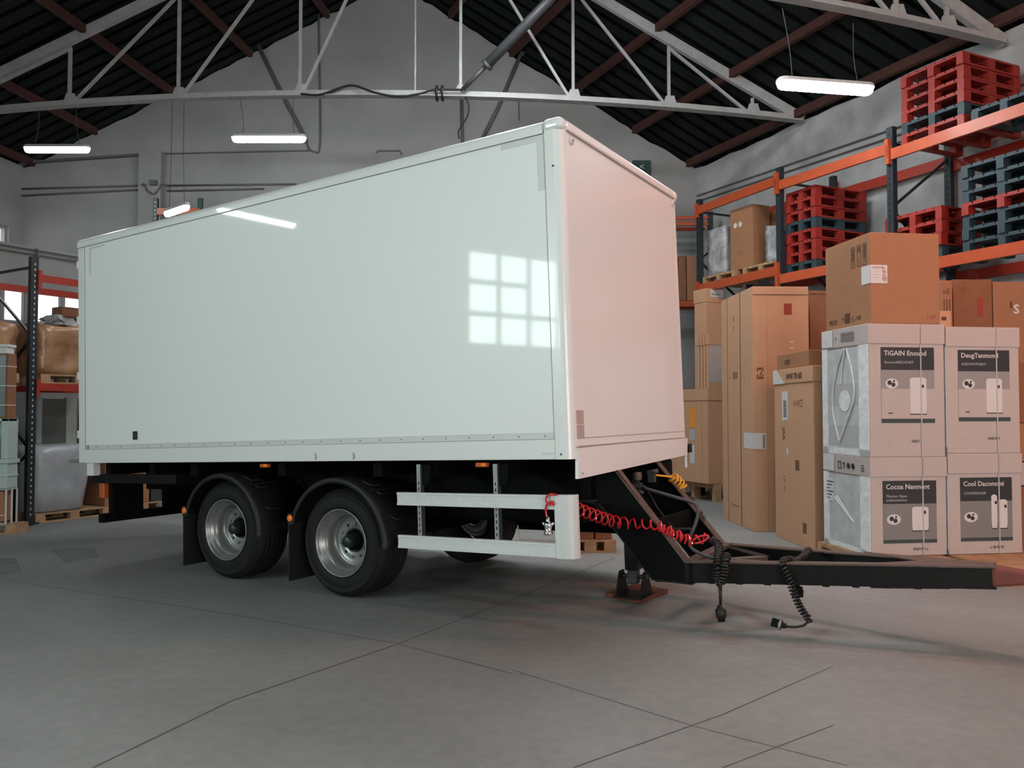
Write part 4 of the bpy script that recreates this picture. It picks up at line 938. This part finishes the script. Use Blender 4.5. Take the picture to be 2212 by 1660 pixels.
k1c = stackbox('thin brown carton under the pale grey boxed panel', 0, lz, lz+.275, .38, .3, 'cardboard_dark', 0, kx+fx*.475)
ky = kx+fx*.02+fd*.0
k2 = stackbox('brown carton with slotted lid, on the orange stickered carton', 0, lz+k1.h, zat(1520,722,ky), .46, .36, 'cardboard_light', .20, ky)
m = MB(); Sm = face(k2,'S'); Sl = face(k2,'S',.0145); Fm = face(k2,'F')
for u in (.3,.55,.8): m.box((k2.d*u,k2.h-.2,.0),(k2.d*u+.008,k2.h,.001),'ink_brown',Sl); m.box((k2.d*u,0,0),(k2.d*u+.012,k2.h-.2,.001),'ink_brown',Sm)
m.box((.02,.12,0),(k2.w-.02,k2.h-.2,.001),'white_carton',Fm); m.build('printed_marks', k2.t)
kz = V2(at(1520,700,farN.y+1.0)); kz = V2(at(1525,700,15.52))
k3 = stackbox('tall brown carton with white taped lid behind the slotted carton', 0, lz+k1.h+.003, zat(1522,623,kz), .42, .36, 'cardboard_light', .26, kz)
m = MB(); Fl = face(k3,'F',.0145); m.box((.10,k3.h-.16,0),(.40,k3.h-.02,.001),'paper',Fl); m.text('VANS-C', .065, 'print_dark', Fl @ Matrix.Translation((.12,k3.h-.13,.001)), .001); m.build('lid_label', k3.t)

# ------------------------------------------------------------------ orange racking on the right
sR = 1.7
U = [Vector((3.76,16.07,0)), Vector((4.66,13.94,0)), Vector((5.66,11.93,0)), Vector((6.60,9.85,0)), Vector((7.55,7.8,0))]
rd = (U[3]-U[0]).normalized(); rn = Vector((-rd.y, rd.x, 0)); rn = rn if rn.x > 0 else -rn
DEP = 1.25; HR = 1.70+4.22
rack = thing('pallet_rack', 'tall orange and dark blue pallet racking along the right wall', 'rack', U[0])
def upright(mb, P, z1, mt='rack_blue', wd=.11, hol=True, rdv=rd, rnv=rn):
    a = rdv*wd/2; b_ = rnv*.045
    vs = [P-a-b_, P+a-b_, P+a+b_, P-a+b_]; vs = vs+[v+Vector((0,0,z1)) for v in vs]
    mb.add(vs, [(3,2,1,0),(4,5,6,7),(0,1,5,4),(1,2,6,5),(2,3,7,6),(3,0,4,7)], mt)
def rel(o, base): return o-base
for i, P in enumerate(U):
    for k in (0,1):
        q = P-U[0]+rn*DEP*k; m = MB(); upright(m, q, HR-.02*0)
        for j in range(40):
            z = 2.2+j*.095
            if z < HR-.05: m.cbox(q-rn*.0455+rd*.0+Vector((0,0,z)), (.022,.004,.03), 'film_bag' if 0 else 'hole', None)
        m.cbox(q+Vector((0,0,.01)), (.2,.2,.02), 'rack_blue'); m.build('upright', rack)
    m = MB(); a, b_ = P-U[0], P-U[0]+rn*DEP
    zz = HR-.25; m.bar(a+Vector((0,0,zz)), b_+Vector((0,0,zz)), .035, .035, 'rack_blue'); s_ = 0
    while zz > 1.3:
        p0, p1 = (a, b_) if s_ == 0 else (b_, a)
        m.bar(p1+Vector((0,0,zz-.05)), p0+Vector((0,0,zz-.95)), .035, .035, 'rack_blue'); zz -= .95; s_ ^= 1
    m.build('frame_brace', rack)
lev_hi = [5.77, 5.67, 5.57, 5.52]; lev_lo = [4.20, 4.04, 3.83, 3.76]
for i in range(4):
    for lev, hgt in ((lev_hi[i], .16), (lev_lo[i], .16))+(((1.9, .14),) if i else ()):
        for k in (0,1):
            a = U[i]-U[0]+rn*(DEP*k-.06*(1-2*k))+rd*.055; b_ = U[i+1]-U[0]+rn*(DEP*k-.06*(1-2*k))-rd*.055
            m = MB(); m.bar(a+Vector((0,0,lev-hgt/2)), b_+Vector((0,0,lev-hgt/2)), .05, hgt, 'rack_orange' if k == 0 else 'rack_red')
            for e_, sg in ((a,1),(b_,-1)): m.bar(e_-rd*.05*sg+Vector((0,0,lev-hgt-.06)), e_-rd*.05*sg+Vector((0,0,lev+.06)), .06, .10, 'rack_orange' if k == 0 else 'rack_red', rn)
            m.build('beam', rack)

# pallets and goods on the racks
prz = math.atan2(rn.y, rn.x)             # local x = rn (into the rack's right face), local y = away from the viewer
def rack_pallets(base_px, base_Y, z0, seq, Lx, Wy, H, where, group):
    P = None
    for k, col in enumerate(seq):
        z = z0+k*(H+.002)
        nm = {'r':'red','b':'blue','w':'wooden'}[col]; mt_ = {'r':'pallet_red','b':'pallet_blue','w':'pallet_wood'}[col]
        pos = 'lowest' if k == 0 else 'topmost' if k == len(seq)-1 else ('second','third','fourth','fifth','sixth','seventh','eighth')[k-1]+' from the bottom'
        Q = Vector(base_Y); jit = (random.random()-.5)*.03
        if len(seq) == 1: lb = '%s pallet %s' % (nm, where)
        else: lb = '%s pallet, %s, stack %s' % (nm, pos, where)
        pallet((Q.x+jit, Q.y+jit, z), prz, Lx, Wy, H, mt_, lb, group)
def onrack(px, Y):                       # a ground point just inside the rack's front face at pixel column px
    # intersect vertical plane of column px with the rack front line
    k = (px-1106)/FOC/1.0
    # P = U0 + rd*s ; x = k*y*c
    c = k*1.0
    A = U[0]; s_ = (c*A.y-A.x)/(rd.x-c*rd.y); return A+rd*s_
def inner(px, off=.02): return V2(onrack(px, 0))+rn*off
# bay B stack: near corner at column 1752
rack_pallets(None, inner(1764), lev_lo[1]+.0, 'brrrbrrr', 1.17, .68, .176, 'of eight in the middle rack bay', 'pallets stacked in the middle rack bay')
rack_pallets(None, inner(2038), lev_lo[2], 'brrr', .95, .95, .185, 'of four right behind the big brown carton', 'pallets stacked low in the right rack bay')
rack_pallets(None, inner(2262), lev_lo[2], 'bbbrbbb', .95, 1.10, .168, 'of seven mostly blue ones at the right edge', 'mostly blue pallets at the right edge')
rack_pallets(None, inner(2092), lev_hi[2], 'rbrrrr', 1.2, 1.0, .172, 'of six on the topmost rack level', 'pallets stacked on the top rack level')
rack_pallets(None, inner(2256), lev_hi[2], 'b', .95, .9, .17, 'lying alone on the top rack beam at the right edge', None)
# bay A goods
zA = lev_lo[0]
for k, (px, lb) in enumerate(((1588,'low wooden pallet under the left film bag on the far rack bay'), (1690-6,'low wooden pallet under the brown carton on the far rack bay'))):
    pallet(tuple(inner(px))[:2]+(zA,), prz, .95, .98 if k == 0 else .95, .15, 'pallet_wood', lb)
def rbox(label, px, d, w, z0, ztop_px, mt, name='cardboard_carton', cat='carton', off=.08, bump=False):
    N = inner(px, off); z1 = zat(px, ztop_px, N)
    c = Crate(name, label, cat, N, N+rn*w, None, z0, z1, None, d, w); return c
zz = zA+.152
c = rbox('tall brown carton between two film bags on the far rack bay', 1620, .62, .42, zz, 440, 'cardboard', off=.10); c.body('cardboard')
m = MB(); Sm = face(c,'S'); glyphs(m, Sm, c.d*.15, c.h*.68, 2, .12, 'paper', 5); m.text('( ( (', .1, 'ink_brown', Sm @ Matrix.Translation((c.d*.3,c.h*.25,0))); m.build('printed_marks', c.t)
c = rbox('second brown carton behind the right film bag on the far rack bay', 1650, .50, .60, zz, 448, 'cardboard_dark', off=.56); c.body('cardboard_dark')
def film_bag(label, px, d, w, z0, topx, off, cut):
    c = rbox(label, px, d, w, z0, topx, 'film_bag', 'film_wrapped_goods', 'bag', off)
    m = MB(); nx, ny, nz = 5, 6, 10; h = c.h; rnd = random.Random(px)
    def pt(u, v, q): 
        r_ = .025; 
        hh = h*(1-(cut*(1-v) if cut else 0)) if q > .6 else h
        return Vector((u*c.w+(rnd.random()-.5)*r_, v*c.d+(rnd.random()-.5)*r_, q*hh+(rnd.random()-.5)*r_*(q > 0)))
    vs = []; fs = []
    per = [(i/4,0) for i in range(4)]+[(1,i/5) for i in range(5)]+[(1-i/4,1) for i in range(4)]+[(0,1-i/5) for i in range(5)]
    n = len(per)
    for k in range(nz+1):
        for (u,v) in per: vs.append(pt(u,v,k/nz))
    for k in range(nz):
        for i in range(n): fs.append((k*n+i, k*n+(i+1)%n, (k+1)*n+(i+1)%n, (k+1)*n+i))
    ctr = len(vs); vs.append(Vector((c.w/2,c.d/2,h*(1-cut*.5)+.03)))
    for i in range(n): fs.append((nz*n+i, nz*n+(i+1)%n, ctr))
    fs.append(tuple(range(n))[::-1])
    m.add(vs, fs, 'film_bag', True); m.build('film', c.t)
    return c
film_bag('shiny film wrapped bag at the left end of the far rack bay', 1557, .52, .40, zz, 488, .12, 0)
film_bag('shiny film wrapped bag right of the brown carton on the far rack bay', 1682, .40, .34, zz, 478, .10, .15)
# second rack piece along the back wall seen past the trailer
r2 = thing('pallet_rack', 'short piece of orange racking by the back wall seen past the trailer front', 'rack', at(1440,700,17.4))
o_ = V2(r2.location); r2.location.z = 0
for yy, dz, mt_ in ((0,.0,'rack_orange'),(.5,-.05,'rack_red')):
    for lev in (471, 484):
        pz = at(1440,lev,17.4).z; m = MB(); m.bar((0,yy,pz), (.96,yy,pz), .05, .07, mt_); m.build('beam', r2)
for xx in (.0,.96):
    m = MB(); m.box((xx-.05,-.05,0),(xx+.05,.05,6.0),'rack_blue'); m.build('upright', r2)
m = MB(); m.bar((-.05,0,4.0),(1.0,0,4.0),.05,.12,'rack_orange'); m.bar((-.05,.55,4.0),(1.0,.55,4.0),.05,.12,'rack_orange'); m.box((-.05,0,4.05),(1.0,.6,4.07),'rack_red'); m.build('shelf', r2)
for px, lb, w, mt_ in ((1476,'dark brown carton on the short rack behind the trailer, left one','.15','cardboard_dark'),(1493,'brown carton on the short rack behind the trailer, right one','.2','cardboard')):
    P = at(px,600,17.4); c = Crate('cardboard_carton', lb, 'carton', Vector((P.x-.09,17.4,0)), Vector((P.x+.06,17.4,0)), None, 4.075, at(px,553,17.4).z, None, .45, float(w)); c.body(mt_)

# cartons behind the white appliance block
def back_carton(label, x0, x1, Y, ypx, mt, d=.6, rz=0, name='cardboard_carton'):
    a, b_ = at(x0, 800, Y), at(x1, 800, Y); c = Crate(name, label, 'carton', V2(a), V2(b_), None, 0, at((x0+x1)/2, ypx, Y).z, None, d); c.body(mt); return c
c = back_carton('tall dark brown carton behind the white block, left of the paler one', 2062, 2146, 10.0, 604, 'cardboard_dark'); m = MB(); Fm = face(c,'F'); m.box((c.w*.62,c.h*.86,0),(c.w*.76,c.h*.93,.001),'ink_red',Fm); m.text('o', .12, 'ink_red', Fm @ Matrix.Translation((c.w*.2,c.h*.955,0))); m.build('printed_marks', c.t)
c = back_carton('tall pale brown carton at the right edge behind the white block', 2148, 2235, 10.0, 609, 'cardboard', .5); m = MB(); Fm = face(c,'F'); m.text('S', .16, 'paper', Fm @ Matrix.Translation((c.w*.50,c.h*.88,.0)), .004); m.box((c.w*.42,c.h*.90,0),(c.w*.47,c.h*.925,.001),'ink_brown',Fm); m.build('printed_marks', c.t)
c = back_carton('narrow slotted carton peeking out right of the big brown carton', 2036, 2060, 9.9, 606, 'cardboard', .4); m = MB(); Fm = face(c,'F'); m.text('oE', .09, 'ink_brown', Fm @ Matrix.Translation((c.w*.1,c.h*.95,0)));
for u in (.2,.45,.7): m.box((c.w*u,c.h*.8,0),(c.w*u+.012,c.h*.93,.001),'ink_brown',Fm)
m.build('printed_marks', c.t)
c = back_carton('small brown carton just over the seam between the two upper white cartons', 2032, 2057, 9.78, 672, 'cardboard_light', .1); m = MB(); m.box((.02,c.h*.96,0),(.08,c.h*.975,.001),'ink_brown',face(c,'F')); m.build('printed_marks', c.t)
a = at(2201,1000,8.95)
for k, (z0p, z1p, mt_, lb) in enumerate(((1262,1052,'cardboard_dark','lowest carton of the column cut off by the right edge'),(1050,1000,'white_carton','white carton in the column cut off by the right edge'),(998,915,'cardboard','middle brown carton of the column cut off by the right edge'),(913,783,'cardboard_dark','topmost brown carton of the column cut off by the right edge'))):
    zz0 = max(0, at(2201,z0p,8.95).z); c = Crate('cardboard_carton', lb, 'carton', V2(a), V2(a)+Vector((.5,.1,0)), None, zz0+.002, at(2201,z1p,8.95).z, None, .45, .5); c.body(mt_)

# cartons on a pallet seen under the trailer nose
PN = G(1238,1196,0); pallet((PN.x-.1,PN.y,0), R(4), .62, .55, .15, 'pallet_wood', 'wooden pallet under the cartons seen beneath the trailer nose')
for k, (x0, x1, lb) in enumerate(((1236,1283,'brown carton with a white label seen beneath the trailer nose, left one'),(1286,1322,'brown carton with a white label seen beneath the trailer nose, right one'))):
    a, b_ = at(x0,1100,PN.y+.06), at(x1,1100,PN.y+.06); c = Crate('cardboard_carton', lb, 'carton', V2(a), V2(b_)+Vector((0,.02,0)), None, .152, at(x0,1098,PN.y).z, None, .4); c.body('cardboard_dark')
    m = MB(); Fm = face(c,'F'); m.box((c.w*.2,c.h*.25,0),(c.w*.75,c.h*.85,.001),'paper_grey',Fm); barcode(m, Fm @ Matrix.Translation((0,0,.001)), c.w*.3, c.h*.4, c.w*.3, c.h*.12, 'print_dark'); m.build('shipping_label', c.t)

# ------------------------------------------------------------------ left end: partition with windows, rack, goods
u2 = Vector((.52,.854,0)).normalized(); n2 = Vector((.854,-.52,0))
PA = at(0,700,13.6); PA = V2(PA)-u2*2.4
plen = (YB-.05-PA.y)/u2.y
def PW(s_, z, off=0): return PA+u2*s_+n2*off+Vector((0,0,z))
wz0, wz1 = 3.22, 3.82
def colS(px):                            # distance along the partition at a pixel column
    c = (px-1106)/FOC; return (c*PA.y-PA.x)/(u2.x-c*u2.y)
spans = [(colS(-60),colS(-2)), (colS(4),colS(50)), (colS(70),colS(130)), (colS(136),colS(190)), (colS(198),colS(250))]
m = MB()
def pw(s0, s1, z0, z1):
    if s1-s0 < .005: return
    t = -n2*.2; a,b_,c_,d_ = PW(s0,z0), PW(s1,z0), PW(s1,z1), PW(s0,z1)
    m.add([a,b_,c_,d_,a+t,b_+t,c_+t,d_+t], [(0,1,2,3),(7,6,5,4),(0,4,5,1),(1,5,6,2),(2,6,7,3),(3,7,4,0)], 'partition_paint')
pw(0, plen, 0, wz0); pw(0, plen, wz1, 4.56); s_ = 0
for s0, s1 in spans: pw(s_, s0, wz0, wz1); s_ = s1
pw(s_, plen, wz0, wz1); struct(m.build('wall_partition'))
for i, (s0, s1) in enumerate(spans):
    f = MB()
    for a, b_ in ((PW(s0,wz0,-.05),PW(s1,wz0,-.05)),(PW(s0,wz1,-.05),PW(s1,wz1,-.05)),(PW(s0,wz0,-.05),PW(s0,wz1,-.05)),(PW(s1,wz0,-.05),PW(s1,wz1,-.05))): f.bar(a, b_, .05, .05, 'window_frame')
    r = struct(f.build('window_%d' % (i+4))); g = MB(); g.quad([PW(s0,wz0,-.12), PW(s1,wz0,-.12), PW(s1,wz1,-.12), PW(s0,wz1,-.12)], 'window_dim'); g.build('window_pane', r)
for z, lb in ((4.50,'upper of two thin pipes near the top of the low partition wall'),(4.42,'lower of two thin pipes near the top of the low partition wall')):
    m = MB(); m.tube([PW(.1,z,.03), PW(plen-.1,z,.03)], .014, 'line_paint', 6); m.cbox(PW(colS(72),z,.03), (.07,.05,.05), 'line_paint'); tag(m.build('wall_conduit'), lb, 'pipe')
# left rack
B0 = G(62,1134); B0 = V2(B0)
lr = thing('pallet_rack', 'orange and dark steel pallet rack at the left edge behind the trailer', 'rack', B0)
z_top = zat(60,556,B0)
def lupr(off, z1, fine=False):
    m = MB(); a = u2*.055; b_ = n2*.04; vs = [off-a-b_, off+a-b_, off+a+b_, off-a+b_]; vs = vs+[v+Vector((0,0,z1)) for v in vs]
    m.add(vs, [(3,2,1,0),(4,5,6,7),(0,1,5,4),(1,2,6,5),(2,3,7,6),(3,0,4,7)], 'rack_blue')
    z = .15
    Mh = Matrix.Rotation(math.atan2(n2.y,n2.x),4,'Z')
    while z < z1-.05:
        m.cbox((0,0,0),(.004,.018,.03),'film_grey', Matrix.Translation(off+n2*.0415+Vector((0,0,z))) @ Mh); z += .085
    m.cbox(off+Vector((0,0,.012)), (.2,.2,.024), 'rack_blue'); m.build('upright', lr)
LD = 1.25
for s_ in (0, 2.9): 
    lupr(u2*s_, z_top); lupr(u2*s_-n2*LD, z_top)
    m = MB(); a, b_ = u2*s_, u2*s_-n2*LD
    m.bar(a+Vector((0,0,z_top-.15)), b_+Vector((0,0,z_top-.15)), .03, .04, 'rack_blue')
    zz = z_top-.35; k = 0
    while zz > 1.0:
        p0, p1 = (a, b_) if k % 2 else (b_, a); m.bar(p0+Vector((0,0,zz)), p1+Vector((0,0,zz-.85)), .03, .035, 'rack_blue'); zz -= .85; k += 1
    m.build('frame_brace', lr)
zu = zat(70,601,B0); zl = zat(70,836,B0)
for z in (zu, zl):
    for k in (0, 1):
        o_ = -n2*LD*k+n2*(.05 if not k else -.05); m = MB()
        m.bar(o_+u2*.055+Vector((0,0,z)), o_+u2*2.85+Vector((0,0,z)), .05, .11, 'rack_red')
        m.bar(o_+u2*.06+Vector((0,0,z-.14)), o_+u2*.06+Vector((0,0,z+.12)), .05, .07, 'rack_red', n2); m.build('beam', lr)
m = MB(); m.bar(-n2*(LD+.05)-u2*2.6+Vector((0,0,zu)), -n2*(LD+.05)-u2*.06+Vector((0,0,zu)), .05, .11, 'rack_red'); m.bar(-n2*(LD+.05)-u2*2.6+Vector((0,0,zl)), -n2*(LD+.05)-u2*.06+Vector((0,0,zl)), .05, .11, 'rack_red'); m.build('beam', lr)
# goods: face towards n2; local frame x = u2, y = -n2 (into the rack)
lrz = math.atan2(u2.y, u2.x)
def lcrate(name, label, cat, s0, w, off, z0, z1, d, mt, lid=0, bev=.01, wob=0):
    P = B0+u2*s0-n2*off; t = thing(name, label, cat, (P.x,P.y,z0), lrz)
    m = MB(); h = z1-z0
    if wob:
        rnd = random.Random(int(s0*100)+7); vs = []; fs = []
        per = [(i/6,0) for i in range(6)]+[(1,i/4) for i in range(4)]+[(1-i/6,1) for i in range(6)]+[(0,1-i/4) for i in range(4)]; n = len(per)
        for k in range(7):
            for u,v in per:
                q = k/6; vs.append(Vector((u*w+(rnd.random()-.5)*wob, v*d+(rnd.random()-.5)*wob, q*h+(rnd.random()-.5)*wob*(0 < k))))
        for k in range(6):
            for i in range(n): fs.append((k*n+i,k*n+(i+1)%n,(k+1)*n+(i+1)%n,(k+1)*n+i))
        fs += [tuple(range(n))[::-1]]; vs.append(Vector((w/2,d/2,h))); fs += [(6*n+i,6*n+(i+1)%n,7*n) for i in range(n)]
        m.add(vs, fs, mt, True)
    else: m.box((0,0,0),(w,d,h),mt)
    m.build('body', t, bevel=0 if wob else bev)
    if lid: m = MB(); m.box((-.015,-.015,h-lid),(w+.015,d+.015,h),mt); m.build('lid', t, bevel=bev)
    return t
pallet(tuple(B0+u2*.12-n2*-.03)[:2]+(zl+.057,), lrz, 1.2, 1.1, .14, 'pallet_wood', 'wooden pallet on the left rack shelf under the film wrapped carton')
zz = zl+.20
lcrate('wrapped_carton', 'big brown carton wrapped in shiny film on the left rack shelf', 'carton', .10, 1.22, .02, zz, zat(110,702,B0+u2*.4), 1.0, 'wrap_cardboard', wob=.05)
lcrate('wrapped_bundle', 'crumpled dark film bundle lying on the big wrapped carton', 'bundle', .48, .7, .2, zat(110,702,B0+u2*.4)+.02, zat(150,684,B0+u2*.6), .5, 'film_bag', wob=.09)
lcrate('cardboard_carton', 'small brown carton on the crumpled film bundle beside the trailer', 'carton', .72, .3, .5, zat(150,684,B0+u2*.6)+.05, zat(158,664,B0+u2*.7)+.05, .3, 'cardboard_dark')
lcrate('wrapped_carton', 'film wrapped brown carton left of the left rack upright', 'carton', -1.25, 1.10, .15, zz, zat(30,700,B0), 1.0, 'wrap_cardboard', wob=.06)
pallet(tuple(B0-u2*1.3-n2*.05)[:2]+(zz-.145,), lrz, 1.15, 1.0, .14, 'pallet_wood', 'wooden pallet under the wrapped carton left of the rack upright')
# floor goods in the rack
pallet(tuple(B0+u2*.10+n2*.0)[:2]+(0,), lrz, 1.2, 1.0, .14, 'pallet_wood', 'wooden pallet on the floor under the white wrapped bin')
pallet(tuple(B0+u2*1.35+n2*.0)[:2]+(0,), lrz, 1.1, 1.0, .14, 'pallet_wood', 'wooden pallet on the floor below the rear corner of the trailer')
t = thing('wrapped_bin', 'white film wrapped tapered bin on the floor pallet at the left rack', 'bin', B0+u2*.50-n2*.42+Vector((0,0,.142)))
t.rotation_euler = (0,0,lrz); zb = zat(115,962,B0+u2*.5)-.142; m = MB()
prof = [(0,.40,.34,0),(.03,.46,.38,0),(.35,.50,.42,0),(.65,.53,.44,.02),(.85,.55,.44,.03),(.97,.53,.42,.05),(1.0,.44,.36,.06)]
vs = []; n = 28
for q, rx, ry, sh in prof:
    for k in range(n):
        a = 2*math.pi*k/n; sx = abs(math.cos(a))**.6*(1 if math.cos(a) > 0 else -1); sy = abs(math.sin(a))**.6*(1 if math.sin(a) > 0 else -1)
        vs.append(Vector((rx*sx+sh+.008*math.sin(5*a+q*9), ry*sy+.01*math.sin(7*a), q*zb)))
fs = [(i*n+k,i*n+(k+1)%n,(i+1)*n+(k+1)%n,(i+1)*n+k) for i in range(len(prof)-1) for k in range(n)]+[tuple(range(n))[::-1], tuple(range((len(prof)-1)*n,len(prof)*n))]
m.add(vs, fs, 'wrap_white', True); m.build('body', t)
m = MB(); m.tube(smooth_path([(.1,-.47,zb*.80),(.3,-.47,zb*.79),(.5,-.42,zb*.81)],4), .012, 'paper_grey', 6); m.build('film_fold', t)
lcrate('cardboard_carton', 'brown carton on the floor pallet below the rear corner of the trailer', 'carton', 1.22, .80, .06, .142, 1.15, .7, 'cardboard')
m = MB()
P = B0+u2*2.12-n2*.1
t = thing('jerry_can', 'white plastic canister standing on a grey crate behind the trailer rear beam', 'canister', (P.x,P.y,.40), lrz)
m.box((0,0,0),(.20,.18,.30),'wrap_white'); m.box((.04,.04,.30),(.16,.14,.36),'wrap_white'); m.build('body', t, bevel=.04, seg=3)
lcrate('plastic_crate', 'dark grey crate under the white canister behind the trailer', 'crate', 2.05, .38, .05, .142, .398, .4, 'dark_steel')
t = lcrate('display_panel', 'tall grey glass panel leaning in the rack behind the white bin', 'panel', .62, .60, .95, .145, zat(140,862,B0+u2*.9-n2*.9), .06, 'panel_grey')
m = MB(); hh = zat(140,862,B0+u2*.9-n2*.9)-.145; m.box((-.02,-.02,0),(.05,.08,hh+.02),'mint_plastic'); m.box((.45,-.02,0),(.62,.08,hh+.02),'mint_plastic'); m.build('panel_frame', t)
lcrate('cardboard_carton', 'narrow brown carton standing beside the grey glass panel', 'carton', 1.30, .30, .8, .145, 1.9, .2, 'cardboard_dark')
lcrate('storage_box', 'small mint green box just left of the left rack upright', 'box', -.30, .22, .25, 1.35, 1.62, .2, 'mint_plastic', .03)
lcrate('storage_stand', 'dark stand carrying the small mint green box beside the upright', 'stand', -.32, .26, .22, .0, 1.348, .26, 'chassis_black')
# crates at the extreme left edge
LC = at(35,1000,11.2); LC = V2(LC); 
def ecrate(name, label, cat, x0, x1, Y, y0, y1, d, mt, bev=.01):
    a, b_ = at(x0,(y0+y1)/2,Y), at(x1,(y0+y1)/2,Y); z0, z1 = at((x0+x1)/2,y1,Y).z, at((x0+x1)/2,y0,Y).z
    t = thing(name, label, cat, (b_.x,b_.y,max(z0,.0)), 0); m = MB(); w = (b_-a).length; m.box((-w,0,0),(0,d,z1-max(z0,0)),mt); m.build('body', t, bevel=bev); return t, w, z1-max(z0,0)
YE = 11.1
pallet((at(34,1100,YE).x-1.2, YE, 0), 0, 1.2, .30, .14, 'pallet_wood', 'wooden pallet under the crates at the extreme left edge')
ecrate('cardboard_carton', 'brown carton behind white bars at the extreme left edge, on the pallet', 'carton', -60, 8, YE+.04, 1062, 1128, .2, 'cardboard')
t, w, h = ecrate('wire_cage', 'low white barred cage round the brown carton at the left edge', 'cage', -60, 31, YE-.02, 1056, 1131, .02, 'chassis_black') if 0 else (None,0,0)
t = thing('wire_cage', 'low white barred cage at the extreme left edge under the mint crate', 'cage', at(12,1130,YE).copy(), 0); t.location.z = .142
hh = at(20,1057,YE).z-.142; m = MB()
for x in (-1.0,-.6,-.2,0): m.box((x-.008,-.01,0),(x+.008,.01,hh),'paper')
for z in (0.01,.12,hh-.01): m.box((-1.0,-.01,z-.006),(0,.01,z+.006),'paper')
for yy in (.13,.24): m.box((-.008,yy-.01,0),(.008,yy+.01,hh),'paper')
m.box((-.008,0,hh-.016),(.008,.24,hh-.004),'paper'); m.build('bars', t)
zc = at(20,1057,YE).z
t = thing('storage_crate', 'pale mint plastic crate at the left edge, lower of two', 'crate', (at(16,1000,YE).x,YE,zc), 0)
h1 = at(20,993,YE).z-zc; m = MB(); m.box((-1.2,0,0),(0,.24,h1*.85),'mint_plastic'); m.box((-1.22,-.02,h1*.85),(.02,.26,h1),'mint_plastic'); m.box((-1.21,-.01,h1*.4),(.01,.25,h1*.48),'mint_plastic'); m.build('body', t, bevel=.012)
t = thing('storage_crate', 'open fronted pale mint crate at the left edge, upper of two', 'crate', (at(15,1000,YE).x,YE+.02,zc+h1+.002), 0)
h2 = at(20,905,YE).z-zc-h1; m = MB(); m.box((-1.2,.19,0),(0,.22,h2),'mint_plastic'); m.box((-.10,0,0),(0,.19,h2),'mint_plastic'); m.box((-1.2,0,h2-.04),(0,.19,h2),'mint_plastic'); m.box((-1.2,0,0),(-.20,.02,h2*.62),'mint_plastic'); m.build('body', t, bevel=.006)
zt_ = zc+h1+h2+.003
ecr = [('white_tray','lowest white tray of the small stack at the left edge',16,880,903),('white_tray','middle white tray of the small stack at the left edge',18,776,800),('white_tray','topmost white tray of the small stack at the left edge',21,748,770)]
t = thing('cardboard_carton', 'tall strapped brown carton with grey front at the left edge above the mint crates', 'carton', (at(12,800,YE).x,YE+.05,zt_), 0)
h3 = at(20,764,YE).z-zt_; m = MB(); m.box((-1.0,.02,0),(0,.20,h3),'cardboard_dark'); m.build('body', t, bevel=.006)
m = MB(); m.box((-1.0,-.0,.02),(-.03,.018,h3-.02),'panel_grey'); m.build('grey_front', t)
m = MB()
for q in (.2,.5,.8): m.box((-1.0,-.004,h3*q),(.003,.203,h3*q+.01),'paper')
m.build('strap', t)
for nm, lb, px, ya, yb in ecr[:1]+ecr[2:]:
    pass
t = thing('white_tray', 'white plastic tray on top of the strapped carton at the left edge', 'tray', (at(10,760,YE).x,YE+.06,zt_+h3+.002), 0)
m = MB(); m.box((-1.0,0,0),(0,.16,.10),'paper'); m.box((-1.02,-.02,.09),(.02,.18,.13),'paper'); m.build('body', t, bevel=.01)
# rack piece seen over the trailer roof by the back wall
t = thing('pallet_rack', 'dark rack upright with an orange beam peeking over the trailer roof at left', 'rack', (at(336,500,17.6).x,17.6,0))
m = MB(); zt2_ = at(336,428,17.6).z; m.box((-.05,-.04,0),(.05,.04,zt2_),'rack_blue')
for k in range(12): m.cbox((0,-.042,zt2_-.1-k*.09),(.02,.004,.03),'film_grey')
m.build('upright', t)
m = MB(); x2 = at(433,430,17.6).x-t.location.x; m.box((x2-.05,-.04,0),(x2+.05,.04,at(433,429,17.6).z),'dark_green'); m.build('upright', t)
m = MB(); zz = at(360,458,17.6).z; m.box((.05,-.05,zz-.07),(x2,.0,zz+.07),'rack_orange'); m.build('beam', t)

# ------------------------------------------------------------------ added glowing gate, unseen behind the viewer, lights floor and trailer front
gx0, gx1, gh = 3.0, 11.0, 5.0
f = MB()
for x in (gx0, (gx0+gx1)/2, gx1): f.box((x-.08,YF+.0,0),(x+.08,YF+.12,gh),'window_frame')
for z in (0.06,1.7,3.3,gh): f.box((gx0,YF+.0,z-.06),(gx1,YF+.12,z+.06),'window_frame')
gt = struct(f.build('added_gate_1')); g = MB(); g.quad([(gx0,YF+.03,0),(gx1,YF+.03,0),(gx1,YF+.03,gh),(gx0,YF+.03,gh)][::-1], 'fill_gate_glow'); g.build('added_gate_panel', gt)
